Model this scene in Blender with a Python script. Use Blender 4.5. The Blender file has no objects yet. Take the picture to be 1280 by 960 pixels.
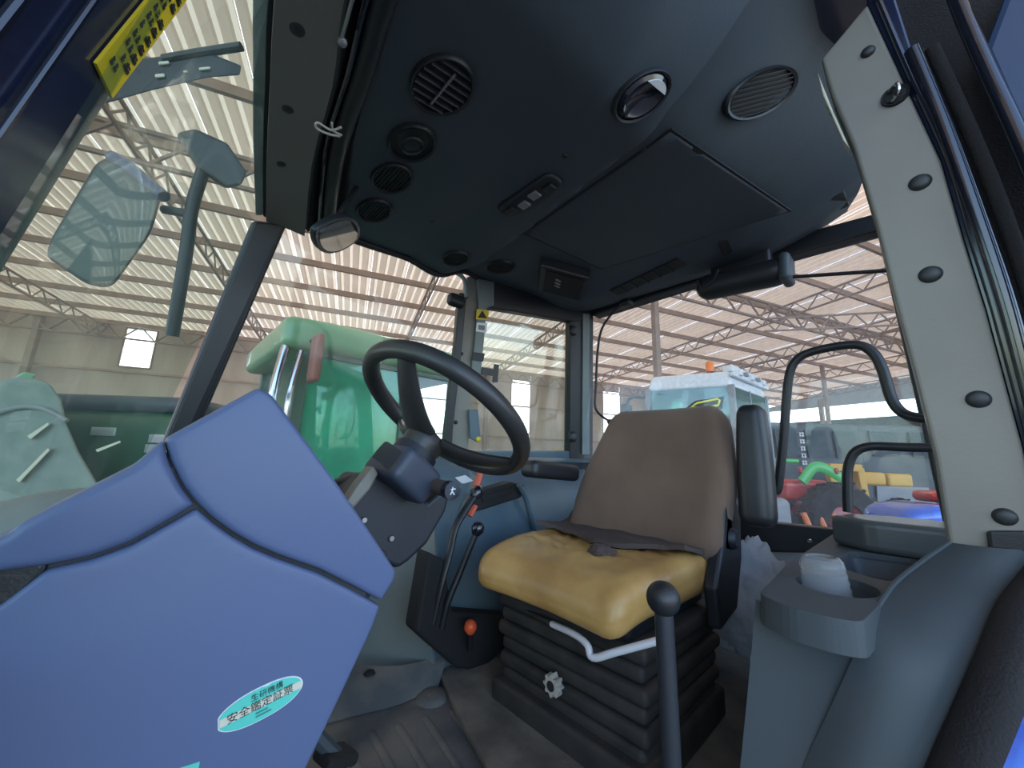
import bpy, bmesh, math, random
from mathutils import Vector, Matrix, noise
random.seed(7)
SC = bpy.context.scene
COL = SC.collection

# ------------------------------------------------------------------ camera
# Origin = the camera.  +X towards the tractor's rear, +Y towards its right-hand side, Z up.
F = 470.0                                    # focal length in pixels of the 1280 x 960 frame
_up = Vector((80, -2430, 470)).normalized()  # world axes in camera (right, down, forward)
_y = Vector((-453, 0, 470)); _y.y = -(_y.x*_up.x + _y.z*_up.z)/_up.y; _y.normalize()
_x = _y.cross(_up)
cam_data = bpy.data.cameras.new('camera')
cam_data.sensor_width = 36.0
cam_data.lens = 36.0*F/1280.0
cam_data.clip_start = 0.01
cam = bpy.data.objects.new('camera', cam_data)
COL.objects.link(cam)
cam.matrix_world = Matrix(((_x.x, -_x.y, -_x.z, 0), (_y.x, -_y.y, -_y.z, 0), (_up.x, -_up.y, -_up.z, 0), (0, 0, 0, 1)))
SC.camera = cam

# ------------------------------------------------------------------ light
SC.view_settings.view_transform = 'Standard'
SC.view_settings.look = 'None'
SC.view_settings.gamma = 1.0
SC.view_settings.use_curve_mapping = False
SC.view_settings.exposure = 0.7
world = bpy.data.worlds.new('world'); SC.world = world
world.use_nodes = True
wn = world.node_tree.nodes; wl = world.node_tree.links
sky = wn.new('ShaderNodeTexSky'); sky.sky_type = 'NISHITA'
sky.sun_disc = False; sky.sun_elevation = math.radians(48); sky.sun_rotation = math.radians(30)
sky.air_density = 1.0; sky.dust_density = 1.6; sky.ozone_density = 1.2
wl.new(sky.outputs[0], wn['Background'].inputs[0])
wn['Background'].inputs[1].default_value = 0.55
sun_d = bpy.data.lights.new('sun', 'SUN'); sun_d.energy = 9.0; sun_d.angle = math.radians(2.0)
sun_d.color = (1.0, 0.95, 0.88)
sun = bpy.data.objects.new('sun', sun_d); COL.objects.link(sun)
sun.rotation_euler = Vector((-0.36, -0.62, -0.70)).to_track_quat('-Z', 'Y').to_euler()   # from beyond the far wall

# ------------------------------------------------------------------ helpers
def ray(px, py):
    v = Vector((px-640, py-480, F))/F
    return Vector((v.dot(_x), v.dot(_y), v.dot(_up)))
def oX(px, py, X): r = ray(px, py); return r*(X/r.x)
def oY(px, py, Y): r = ray(px, py); return r*(Y/r.y)
def oZ(px, py, Z): r = ray(px, py); return r*(Z/r.z)
def oD(px, py, d): return ray(px, py)*d
V = Vector

MATS = {}
def mat(name, col, rough=0.5, metal=0.0, col2=None, scale=8.0, amt=1.0, bump=0.0, bscale=60.0, spec=0.5, stretch=None, coat=0.0, sheen=0.0, detail=4.0, lo=0.35, hi=0.65):
    m = bpy.data.materials.new(name); m.use_nodes = True
    nt = m.node_tree; n = nt.nodes; l = nt.links
    b = n['Principled BSDF']
    b.inputs['Base Color'].default_value = (*col, 1)
    b.inputs['Roughness'].default_value = rough
    b.inputs['Metallic'].default_value = metal
    b.inputs['Specular IOR Level'].default_value = spec
    if coat: b.inputs['Coat Weight'].default_value = coat; b.inputs['Coat Roughness'].default_value = 0.08
    if sheen: b.inputs['Sheen Weight'].default_value = sheen
    tc = n.new('ShaderNodeTexCoord'); src = tc.outputs['Object']
    if stretch:
        mp = n.new('ShaderNodeMapping'); mp.inputs['Scale'].default_value = stretch
        l.new(src, mp.inputs[0]); src = mp.outputs[0]
    if col2:
        nz = n.new('ShaderNodeTexNoise'); nz.inputs['Scale'].default_value = scale; nz.inputs['Detail'].default_value = detail
        l.new(src, nz.inputs['Vector'])
        cr = n.new('ShaderNodeValToRGB'); cr.color_ramp.elements[0].position = lo; cr.color_ramp.elements[1].position = hi
        cr.color_ramp.elements[0].color = (*col, 1)
        cr.color_ramp.elements[1].color = (*[a+(c-a)*amt for a, c in zip(col, col2)], 1)
        l.new(nz.outputs['Fac'], cr.inputs[0]); l.new(cr.outputs[0], b.inputs['Base Color'])
    if bump:
        nb = n.new('ShaderNodeTexNoise'); nb.inputs['Scale'].default_value = bscale; nb.inputs['Detail'].default_value = 3
        l.new(src, nb.inputs['Vector'])
        bp = n.new('ShaderNodeBump'); bp.inputs['Strength'].default_value = bump; bp.inputs['Distance'].default_value = 0.004
        l.new(nb.outputs['Fac'], bp.inputs['Height']); l.new(bp.outputs[0], b.inputs['Normal'])
    MATS[name] = m
    return m

def glass(name, tint, dust_col, dust=0.08, refl=0.06, dscale=6.0):
    """thin pane: tinted see-through + mirror reflection + a film of dust that catches the light and stands in for haze"""
    m = bpy.data.materials.new(name); m.use_nodes = True
    nt = m.node_tree; n = nt.nodes; l = nt.links; n.clear()
    out = n.new('ShaderNodeOutputMaterial')
    tr = n.new('ShaderNodeBsdfTransparent'); tr.inputs[0].default_value = (*tint, 1)
    gl = n.new('ShaderNodeBsdfGlossy'); gl.inputs['Roughness'].default_value = 0.03; gl.inputs[0].default_value = (.9, .95, .95, 1)
    df = n.new('ShaderNodeBsdfDiffuse'); df.inputs[0].default_value = (*dust_col, 1)
    tl = n.new('ShaderNodeBsdfTranslucent'); tl.inputs[0].default_value = (*dust_col, 1)
    dm = n.new('ShaderNodeMixShader'); dm.inputs[0].default_value = .6; l.new(df.outputs[0], dm.inputs[1]); l.new(tl.outputs[0], dm.inputs[2])
    fr = n.new('ShaderNodeLayerWeight'); fr.inputs[0].default_value = 0.25
    mm = n.new('ShaderNodeMath'); mm.operation = 'MULTIPLY_ADD'; mm.inputs[1].default_value = 0.35; mm.inputs[2].default_value = refl
    l.new(fr.outputs['Fresnel'], mm.inputs[0])
    mx = n.new('ShaderNodeMixShader'); l.new(mm.outputs[0], mx.inputs[0]); l.new(tr.outputs[0], mx.inputs[1]); l.new(gl.outputs[0], mx.inputs[2])
    tc = n.new('ShaderNodeTexCoord'); nz = n.new('ShaderNodeTexNoise'); nz.inputs['Scale'].default_value = dscale; nz.inputs['Detail'].default_value = 8
    l.new(tc.outputs['Object'], nz.inputs['Vector'])
    mr = n.new('ShaderNodeMapRange'); mr.inputs[1].default_value = .3; mr.inputs[2].default_value = .75; mr.inputs[3].default_value = dust*.5; mr.inputs[4].default_value = dust*1.5
    l.new(nz.outputs['Fac'], mr.inputs[0])
    m2 = n.new('ShaderNodeMixShader'); l.new(mr.outputs[0], m2.inputs[0]); l.new(mx.outputs[0], m2.inputs[1]); l.new(dm.outputs[0], m2.inputs[2])
    l.new(m2.outputs[0], out.inputs[0])
    MATS[name] = m
    return m

def translucent(name, col, frac, col2=None, scale=1.0):
    m = bpy.data.materials.new(name); m.use_nodes = True
    nt = m.node_tree; n = nt.nodes; l = nt.links; n.clear()
    out = n.new('ShaderNodeOutputMaterial')
    d = n.new('ShaderNodeBsdfDiffuse'); t = n.new('ShaderNodeBsdfTranslucent'); mx = n.new('ShaderNodeMixShader')
    mx.inputs[0].default_value = frac
    if col2:
        tc = n.new('ShaderNodeTexCoord'); nz = n.new('ShaderNodeTexNoise'); nz.inputs['Scale'].default_value = scale; nz.inputs['Detail'].default_value = 5
        l.new(tc.outputs['Object'], nz.inputs['Vector'])
        cr = n.new('ShaderNodeValToRGB'); cr.color_ramp.elements[0].position = .35; cr.color_ramp.elements[1].position = .65
        cr.color_ramp.elements[0].color = (*col, 1); cr.color_ramp.elements[1].color = (*col2, 1)
        l.new(nz.outputs['Fac'], cr.inputs[0]); l.new(cr.outputs[0], d.inputs[0]); l.new(cr.outputs[0], t.inputs[0])
    else:
        d.inputs[0].default_value = (*col, 1); t.inputs[0].default_value = (*col, 1)
    l.new(d.outputs[0], mx.inputs[1]); l.new(t.outputs[0], mx.inputs[2]); l.new(mx.outputs[0], out.inputs[0])
    MATS[name] = m
    return m

def obj(name, bm, m, parent=None, smooth=True, angle=40, bevel=0, bseg=2, recalc=True):
    if recalc: bmesh.ops.recalc_face_normals(bm, faces=bm.faces)
    me = bpy.data.meshes.new(name); bm.to_mesh(me); bm.free()
    o = bpy.data.objects.new(name, me); COL.objects.link(o)
    me.materials.append(MATS[m] if isinstance(m, str) else m)
    if smooth:
        me.shade_smooth()
        try: me.set_sharp_from_angle(angle=math.radians(angle))
        except Exception: pass
    if bevel:
        md = o.modifiers.new('bevel', 'BEVEL'); md.width = bevel; md.segments = bseg; md.limit_method = 'ANGLE'; md.angle_limit = math.radians(35)
        md.harden_normals = False
    if parent: child(o, parent)
    return o
def child(o, parent):
    o.parent = parent
    o.matrix_parent_inverse = parent.matrix_basis.inverted() if parent.parent is None else (parent.parent.matrix_basis @ parent.matrix_parent_inverse @ parent.matrix_basis).inverted()
    return o
def tag(o, label=None, cat=None, group=None, kind=None):
    if label: o['label'] = label
    if cat: o['category'] = cat
    if group: o['group'] = group
    if kind: o['kind'] = kind
    return o
def thing(name, label, cat, loc=(0, 0, 0), group=None, kind=None):
    o = bpy.data.objects.new(name, None); COL.objects.link(o); o.location = loc; o.empty_display_size = .05
    o.matrix_basis = Matrix.Translation(V(loc))
    return tag(o, label, cat, group, kind)
def struct(o, label=None): o['kind'] = 'structure'; return tag(o, label)
def BM(): return bmesh.new()

def box(bm, c, s, rot=None):
    r = bmesh.ops.create_cube(bm, size=1.0)
    M = Matrix.Translation(V(c)) @ (rot.to_4x4() if rot else Matrix.Identity(4)) @ Matrix.Diagonal((*s, 1))
    bmesh.ops.transform(bm, matrix=M, verts=r['verts'])
    return bm
def axes(fwd, upish=(0, 0, 1)):
    """rotation whose columns are x=fwd, y, z~upish"""
    x = V(fwd).normalized(); y = V(upish).cross(x)
    if y.length < 1e-5: y = V((0, 1, 0)).cross(x)
    y.normalize(); z = x.cross(y)
    return Matrix((x, y, z)).transposed()
def bar(bm, a, b, w, h, upish=(0, 0, 1)):
    a = V(a); b = V(b); return box(bm, (a+b)/2, ((b-a).length, w, h), axes(b-a, upish))
def hexa(bm, bottom, top):
    """8-corner solid, two rings of four"""
    vs = [bm.verts.new(V(p)) for p in list(bottom)+list(top)]
    for f in ((3, 2, 1, 0), (4, 5, 6, 7), (0, 1, 5, 4), (1, 2, 6, 5), (2, 3, 7, 6), (3, 0, 4, 7)): bm.faces.new([vs[i] for i in f])
    return bm
def prism(bm, pts, off):
    """polygon of 3D points extruded by the vector off"""
    off = V(off); n = len(pts)
    a = [bm.verts.new(V(p)) for p in pts]; b = [bm.verts.new(V(p)+off) for p in pts]
    bm.faces.new(a); bm.faces.new(b[::-1])
    for i in range(n): bm.faces.new((a[i], b[i], b[(i+1) % n], a[(i+1) % n]))
    return bm
def crom(pts, n=8, closed=False):
    pts = [V(p) for p in pts]; N = len(pts); out = []
    rng = N if closed else N-1
    for i in range(rng):
        p1 = pts[i]; p2 = pts[(i+1) % N]
        p0 = pts[i-1] if (closed or i > 0) else p1*2-p2
        p3 = pts[(i+2) % N] if (closed or i+2 < N) else p2*2-p1
        for k in range(n):
            t = k/n
            out.append(.5*((2*p1)+(p2-p0)*t+(2*p0-5*p1+4*p2-p3)*t*t+(3*p1-p0-3*p2+p3)*t**3))
    if not closed: out.append(pts[-1])
    return out
def tube(bm, pts, r, seg=10, closed=False, cap=True, ry=None, upish=None):
    """round (or oval) pipe along a path; r may be a number or a list"""
    pts = [V(p) for p in pts]; N = len(pts); rings = []
    nrm = None
    for i, p in enumerate(pts):
        if closed: d = pts[(i+1) % N]-pts[i-1]
        else: d = pts[min(i+1, N-1)]-pts[max(i-1, 0)]
        d.normalize()
        if upish is not None: nrm = V(upish)
        if nrm is None: nrm = V((0, 0, 1)) if abs(d.z) < .9 else V((1, 0, 0))
        b = d.cross(nrm); b.normalize(); nrm = b.cross(d); nrm.normalize()
        rr = r[i] if isinstance(r, (list, tuple)) else r
        r2 = rr if ry is None else (ry[i] if isinstance(ry, (list, tuple)) else ry)
        rings.append([bm.verts.new(p+b*math.cos(2*math.pi*k/seg)*rr+nrm*math.sin(2*math.pi*k/seg)*r2) for k in range(seg)])
    for i in range(N if closed else N-1):
        A = rings[i]; B = rings[(i+1) % N]
        for k in range(seg): bm.faces.new((A[k], A[(k+1) % seg], B[(k+1) % seg], B[k]))
    if cap and not closed:
        bm.faces.new(rings[0][::-1]); bm.faces.new(rings[-1])
    return bm
def lathe(bm, prof, c, axis=(0, 0, 1), seg=24, sx=1.0, sy=1.0, xdir=None):
    """profile [(radius, height)] turned about axis at c; sx, sy squash it to an oval"""
    z = V(axis).normalized(); x = V(xdir) if xdir else (V((1, 0, 0)) if abs(z.x) < .9 else V((0, 1, 0)))
    x = (x-z*x.dot(z)).normalized(); y = z.cross(x); c = V(c); rings = []
    for r, h in prof:
        if r < 1e-6: rings.append([bm.verts.new(c+z*h)])
        else: rings.append([bm.verts.new(c+z*h+x*r*sx*math.cos(2*math.pi*k/seg)+y*r*sy*math.sin(2*math.pi*k/seg)) for k in range(seg)])
    for A, B in zip(rings, rings[1:]):
        if len(A) == 1 and len(B) == 1: continue
        for k in range(seg):
            k2 = (k+1) % seg
            if len(A) == 1: bm.faces.new((A[0], B[k2], B[k]))
            elif len(B) == 1: bm.faces.new((A[k], A[k2], B[0]))
            else: bm.faces.new((A[k], A[k2], B[k2], B[k]))
    return bm
def sheet(bm, rows, thick=0.0, sub=0, n=4):
    """surface through rows of points (all rows equally long); thick gives it depth"""
    if sub:
        rows = [crom(r, n) for r in rows]
        rows = [list(x) for x in zip(*[crom(c, n) for c in zip(*rows)])]
    g = [[bm.verts.new(V(p)) for p in r] for r in rows]
    fs = []
    for i in range(len(g)-1):
        for j in range(len(g[0])-1): fs.append(bm.faces.new((g[i][j], g[i][j+1], g[i+1][j+1], g[i+1][j])))
    if thick:
        bm.normal_update()
        bmesh.ops.solidify(bm, geom=fs, thickness=thick)
    return bm
def rbox(bm, c, s, r, n=8, f=None, rot=None):
    """rounded box; f deforms the local point before placing"""
    hx, hy, hz = [a/2 for a in s]; vs = {}
    def vert(p):
        k = tuple(round(q, 6) for q in p)
        if k not in vs:
            q = V([max(-h+r, min(h-r, a)) for a, h in zip(p, (hx, hy, hz))]); d = V(p)-q
            q = q+(d.normalized()*r if d.length > 1e-9 else V((0, 0, 0)))
            if f: q = V(f(q))
            if rot: q = rot @ q
            vs[k] = bm.verts.new(V(c)+q)
        return vs[k]
    def lin(h):   # denser near the edges
        a = [-h, -h+r*.3, -h+r*.65, -h+r]; m = [(-h+r)+(2*h-2*r)*i/n for i in range(1, n)]
        return a+m+[-q for q in a[::-1]]
    LX, LY, LZ = lin(hx), lin(hy), lin(hz)
    for (A, B, fn) in ((LX, LY, lambda a, b, s_: (a, b, s_*hz)), (LY, LZ, lambda a, b, s_: (s_*hx, a, b)), (LZ, LX, lambda a, b, s_: (b, s_*hy, a))):
        for s_ in (-1, 1):
            for i in range(len(A)-1):
                for j in range(len(B)-1):
                    q = [vert(fn(A[i], B[j], s_)), vert(fn(A[i+1], B[j], s_)), vert(fn(A[i+1], B[j+1], s_)), vert(fn(A[i], B[j+1], s_))]
                    q = q if s_ > 0 else q[::-1]
                    if len(set(q)) == 4:
                        try: bm.faces.new(q)
                        except ValueError: pass
    return bm
def roundpoly(p, r, seg=4):
    out = []; N = len(p)
    for i in range(N):
        a, b, c = V(p[i-1]), V(p[i]), V(p[(i+1) % N])
        u = (a-b); w = (c-b); k = min(r, u.length*.45, w.length*.45)
        s = b+u.normalized()*k; e = b+w.normalized()*k
        for j in range(seg+1):
            t = j/seg; out.append((1-t)**2*s+2*t*(1-t)*b+t*t*e)
    return out
def pillow(bm, poly, fmap, r, thick, n=24, crown=0.0):
    """panel over a 2D outline whose rim rolls back with radius r; fmap(u,v,depth)->3D"""
    from mathutils.geometry import delaunay_2d_cdt
    poly = [V((p[0], p[1])) for p in poly]
    ar = sum(poly[i-1].x*poly[i].y-poly[i].x*poly[i-1].y for i in range(len(poly)))
    if ar < 0: poly = poly[::-1]
    x0 = min(p.x for p in poly); x1 = max(p.x for p in poly); y0 = min(p.y for p in poly); y1 = max(p.y for p in poly)
    step = max(x1-x0, y1-y0)/n; rim = []
    for i in range(len(poly)):
        a, b_ = poly[i-1], poly[i]; k = max(1, int((b_-a).length/step+.5))
        rim += [a.lerp(b_, q/k) for q in range(k)]
    segs = [(poly[i-1], poly[i]) for i in range(len(poly)) if (poly[i]-poly[i-1]).length > 1e-9]
    def dist(q):
        d = 1e9
        for a, b_ in segs:
            e = b_-a; t = max(0, min(1, (q-a).dot(e)/e.length_squared)); d = min(d, (a+e*t-q).length)
        return d
    def inside(q):
        c = False
        for a, b_ in segs:
            if (a.y > q.y) != (b_.y > q.y) and q.x < (b_.x-a.x)*(q.y-a.y)/(b_.y-a.y)+a.x: c = not c
        return c
    N = len(rim); pts = list(rim)
    for k in (.12, .35, .65, 1.0):
        for i in range(N):
            e = rim[(i+1) % N]-rim[i-1]
            if e.length < 1e-9: continue
            q = rim[i]+V((-e.y, e.x)).normalized()*r*k
            if inside(q) and abs(dist(q)-r*k) < r*.08: pts.append(q)
    for i in range(n+1):
        for j in range(n+1):
            q = V((x0+(x1-x0)*i/n, y0+(y1-y0)*j/n))
            if inside(q) and dist(q) > r*1.05+step*.3: pts.append(q)
    vo, eo, fo = delaunay_2d_cdt(pts, [(i, (i+1) % N) for i in range(N)], [], 1, 1e-7)[:3]
    vs = [bm.verts.new((q.x, q.y, 0)) for q in vo]
    for f in fo:
        try: bm.faces.new([vs[i] for i in f])
        except ValueError: pass
    for v in [v for v in bm.verts if not v.link_faces]: bm.verts.remove(v)
    be = [e for e in bm.edges if e.is_boundary]
    ext = bmesh.ops.extrude_edge_only(bm, edges=be)
    back = {v for v in ext['geom'] if isinstance(v, bmesh.types.BMVert)}
    cx, cy = (x0+x1)/2, (y0+y1)/2
    for v in bm.verts:
        d = dist(v.co.xy); dep = 0.0 if d >= r else r-math.sqrt(max(0, r*r-(r-d)**2))
        dep += crown*(((v.co.x-cx)/(x1-x0)*2)**2+((v.co.y-cy)/(y1-y0)*2)**2)
        if v in back: dep += thick
        v.co = V(fmap(v.co.x, v.co.y, dep))
    return bm
def disc_frame(n, xdir=(1, 0, 0)):
    z = V(n).normalized(); x = V(xdir); x = (x-z*x.dot(z)).normalized(); y = z.cross(x)
    return Matrix((x, y, z)).transposed()
def crumple(bm, c, s, amp, freq, seed=0, sub=5):
    r = bmesh.ops.create_icosphere(bm, subdivisions=sub, radius=1.0)
    for v in r['verts']:
        d = v.co.normalized(); q = d*freq+V((seed, seed*1.7, 0))
        k = 1+amp*noise.noise(q)+amp*.6*abs(noise.noise(q*2.3))+amp*.3*noise.noise(q*5)
        v.co = V((d.x*s[0], d.y*s[1], d.z*s[2]))*k+V(c)
    return bm
_fontcache = {}
def text_mesh(body, size, M, m, name, parent, align='CENTER', depth=0.0):
    cu = bpy.data.curves.new(name, 'FONT'); cu.body = body; cu.size = size; cu.align_x = align; cu.align_y = 'CENTER'; cu.extrude = depth
    cu.resolution_u = 2
    t = bpy.data.objects.new(name, cu); COL.objects.link(t)
    bpy.context.view_layer.update()
    dg = bpy.context.evaluated_depsgraph_get()
    me = bpy.data.meshes.new_from_object(t.evaluated_get(dg)); bpy.data.objects.remove(t); bpy.data.curves.remove(cu)
    me.transform(M); me.materials.clear(); me.materials.append(MATS[m])
    o = bpy.data.objects.new(name, me); COL.objects.link(o)
    if parent: child(o, parent)
    return o

# ------------------------------------------------------------------ materials
mat('headliner', (.044, .062, .078), .65, col2=(.052, .070, .085), scale=3, bump=.15, bscale=220)
mat('headliner_dark', (.012, .014, .016), .6)
mat('beige_trim', (.235, .225, .19), .5, col2=(.21, .20, .17), scale=5, bump=.06, bscale=160)
mat('plug', (.02, .024, .026), .45)
mat('black_plastic', (.016, .018, .021), .42, bump=.1, bscale=260)
mat('black_matte', (.012, .012, .013), .8)
mat('black_rubber', (.014, .013, .014), .85, bump=.5, bscale=300)
mat('black_gloss', (.008, .010, .018), .16, coat=.6)
mat('dash_plastic', (.098, .136, .255), .40, spec=.45, col2=(.090, .127, .24), scale=2, bump=.015, bscale=320)
mat('dash_dark', (.03, .035, .04), .6)
mat('wheel_rubber', (.03, .03, .03), .38, bump=.05, bscale=150)
mat('column_black', (.010, .014, .022), .5, col2=(.016, .021, .03), scale=12)
mat('display_case', (.040, .052, .078), .45)
mat('teal_plastic', (.06, .11, .15), .4, col2=(.10, .145, .17), scale=4, bump=.05, bscale=200)
mat('teal_pale', (.15, .19, .19), .5, col2=(.19, .22, .21), scale=4, bump=.05, bscale=200)
mat('console_grey', (.052, .066, .074), .62, spec=.3, col2=(.060, .074, .08), scale=3, bump=.10, bscale=350)
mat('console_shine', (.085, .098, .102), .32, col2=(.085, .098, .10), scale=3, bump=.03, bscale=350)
mat('tray_dark', (.05, .065, .075), .5)
mat('floor_mat', (.10, .09, .075), .85, col2=(.21, .185, .15), scale=9, bump=.5, bscale=50, detail=8)
mat('floor_blue', (.075, .085, .09), .8, col2=(.19, .175, .15), scale=7, bump=.3, bscale=60, detail=8)
mat('seat_vinyl', (.60, .365, .12), .34, col2=(.38, .21, .065), scale=7, bump=.9, bscale=13, detail=7)
mat('seat_cloth', (.19, .122, .086), .95, col2=(.145, .094, .066), scale=5, bump=.5, bscale=500, sheen=.15, spec=.2)
mat('cloth_dark', (.09, .068, .06), .95, bump=.4, bscale=300, spec=.2)
mat('seat_base', (.020, .019, .019), .7, col2=(.042, .038, .033), scale=14, bump=.2, bscale=60)
mat('white_paint', (.66, .66, .68), .4)
mat('knob_cream', (.50, .47, .40), .5, col2=(.34, .31, .26), scale=30)
mat('orange_plastic', (.72, .10, .03), .4)
mat('red_brush', (.62, .12, .06), .5)
mat('chrome', (.6, .6, .6), .15, 1.0)
mat('steel_grey', (.30, .31, .32), .4, .6)
mat('screen', (.012, .016, .014), .12)
mat('yellow_label', (.72, .52, .02), .5)
mat('plate_yellow', (.85, .85, .05), .5)  # own bright yellow of the plate outline
mat('ink', (.015, .02, .02), .6)
mat('ink_faint', (.05, .25, .22), .6)
mat('teal_label', (.10, .62, .50), .45)
mat('cream_label', (.70, .66, .52), .5)
mat('white_label', (.75, .78, .78), .5)
mat('zip_tie', (.62, .60, .54), .5)
mat('mirror_face', (.85, .88, .9), .03, 1.0)
mat('blue_paint', (.01, .10, .55), .25, coat=.8)
mat('navy_paint', (.012, .018, .05), .22, coat=.8)
mat('door_inner_blue', (.03, .06, .13), .4)
mat('clear_plastic', (.85, .88, .9), .08)
b = MATS['clear_plastic'].node_tree.nodes['Principled BSDF']; b.inputs['Transmission Weight'].default_value = .85; b.inputs['IOR'].default_value = 1.3
translucent('bag_film', (.62, .66, .70), .5)
# hall and machines
translucent('roof_sheet', (.72, .585, .46), .13, (.64, .51, .40), .9)
translucent('roof_rib', (.84, .71, .58), .19)  # brighter copy of the sheet: light lines along the ribs put into the colour
translucent('skylight', (.95, .97, 1.0), .85)
mat('purlin', (.44, .34, .28), .7, col2=(.36, .27, .22), scale=3)
mat('truss_steel', (.30, .24, .21), .7, col2=(.36, .28, .24), scale=4)
mat('wall_sheet', (.55, .47, .41), .7, col2=(.45, .38, .33), scale=1.5, stretch=(1, 1, .2))
mat('wall_blue', (.40, .46, .52), .6)
mat('concrete', (.32, .29, .26), .85, col2=(.24, .22, .20), scale=1.2, bump=.2, bscale=20)
mat('green_paint', (.14, .33, .16), .35, coat=.3)
mat('green_dark', (.03, .10, .06), .4)
mat('machine_dark', (.035, .05, .06), .5, col2=(.06, .08, .09), scale=2)
mat('machine_glass', (.035, .06, .07), .5, spec=.2)
mat('tarp', (.20, .25, .22), .8, col2=(.27, .31, .28), scale=5, bump=.4, bscale=9)
mat('machine_white', (.72, .76, .78), .35, coat=.3)
mat('machine_grey', (.25, .27, .29), .5)
mat('machine_yellow', (.62, .36, .05), .45)
mat('machine_red', (.45, .03, .025), .35, coat=.3)
mat('bright_green', (.06, .45, .10), .35, coat=.3)
mat('tyre', (.02, .02, .02), .85, bump=.2)
mat('lamp_orange', (.9, .22, .02), .25)
mat('rust_red', (.26, .11, .08), .6)
glass('glass_screen', (.74, .88, .82), (.55, .74, .66), .06, .05, 5)
glass('glass_clear', (.86, .92, .91), (.75, .72, .68), .06, .04, 7)
glass('glass_dust_haze', (.86, .90, .93), (.72, .79, .90), .13, .04, 60)  # dust on the rear pane, bluish film doubling as hall haze
glass('glass_teal', (.25, .90, .70), (.10, .80, .58), .45, .10, 1.5)  # dense teal film stands in for sky reflected in the cab glass
glass('glass_green', (.45, .70, .62), (.45, .62, .58), .18, .08, 3)

# ================================================================== THE HALL
GZ = -1.75                                            # hall ground
_az = math.atan2(_y.z, _x.z)
HP = V((math.cos(_az-math.radians(67.5)), math.sin(_az-math.radians(67.5)), 0))   # along the purlins
HT = V((-HP.y, HP.x, 0))                                                            # along the trusses
def H(p, t, z): return HP*p+HT*t+V((0, 0, z))
def zroof(t): return 5.05-.043*t
HROT = Matrix((HP, HT, V((0, 0, 1)))).transposed()

bm = BM(); box(bm, (0, 0, GZ-.1), (160, 160, .2)); struct(obj('ground', bm, 'concrete', smooth=False))
roof = thing('roof', None, None, (0, 0, 4.5)); struct(roof)
T0, T1 = -4.5, 17.9
# corrugated sheets, one mesh shared, laid side by side with a narrow joint
W = .86; prof = []
for k in range(4):
    x = k*W/4
    prof += [(x+.005, 0), (x+.10, 0), (x+.125, .035), (x+.185, .035), (x+W/4-.005, 0)]
bm = BM(); rows = []
for t in (T0, (T0+T1)/2, T1):
    rows.append([HP*(q[0]*1.004)+HT*t+V((0, 0, zroof(t)+.02+q[1])) for q in prof])
sheet(bm, rows, 0)
s0 = obj('roof_sheet', bm, 'roof_sheet', roof, smooth=False, recalc=False); s0.data.materials.append(MATS['roof_rib'])
for f_ in s0.data.polygons:
    if f_.index % (len(prof)-1) % 5 in (2,): f_.material_index = 1
for i in range(-26, 33):
    s = s0 if i == -26 else s0.copy()
    if i > -26: COL.objects.link(s)
    s.location = HP*(i*W)
    s.location.z += .004*(i % 2)
# purlins along P
tt = T0+.3; bm = BM(); box(bm, (0, 0, 0), (52, .07, .15), HROT)
p0 = obj('purlin', bm, 'purlin', roof, smooth=False); first = True
t = 17.3
while t > T0:
    p = p0 if first else p0.copy()
    if not first: COL.objects.link(p)
    first = False
    p.location = H(3, t, zroof(t)-.07); t -= 1.48
def lattice(name, a, b, depth, pitch, rch, rweb, m, parent, wide=0.0):
    """parallel-chord lattice girder from a to b (top chord)"""
    a = V(a); b = V(b); L = (b-a).length; d = (b-a)/L; n = max(2, int(L/pitch)); dn = V((0, 0, -depth))
    bm = BM()
    bar(bm, a, b, rch*2, rch*2); bar(bm, a+dn, b+dn, rch*2, rch*2)
    for i in range(n):
        q0 = a+d*(L*i/n); q1 = a+d*(L*(i+.5)/n); q2 = a+d*(L*(i+1)/n)
        bar(bm, q0, q1+dn, rweb*2, rweb*2); bar(bm, q1+dn, q2, rweb*2, rweb*2)
    return obj(name, bm, m, parent, smooth=False)
for p in (-13.5, -8.6, -3.4, 1.5, 6.0, 11.3, 15.2, 20.2, 24.5):
    lattice('truss', H(p, T0, zroof(T0)-.16), H(p, T1-.2, zroof(T1)-.16), .36, .62, .022, .014, 'truss_steel', roof)
lattice('girder', H(-20, 6.6, zroof(6.6)-.18), H(28, 6.6, zroof(6.6)-.18), .52, .95, .03, .02, 'truss_steel', roof)
lattice('girder', H(-20, 17.4, 4.22), H(26, 17.4, 4.22), .5, .95, .03, .022, 'truss_steel', roof)
lattice('girder', H(10.2, 6.5, 4.0), H(13.6, 3.9, 4.0), .36, .5, .022, .015, 'truss_steel', roof)
lattice('girder', H(14.8, 12.5, 4.0), H(14.8, 3, 4.15), .36, .5, .022, .015, 'truss_steel', roof)
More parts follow.
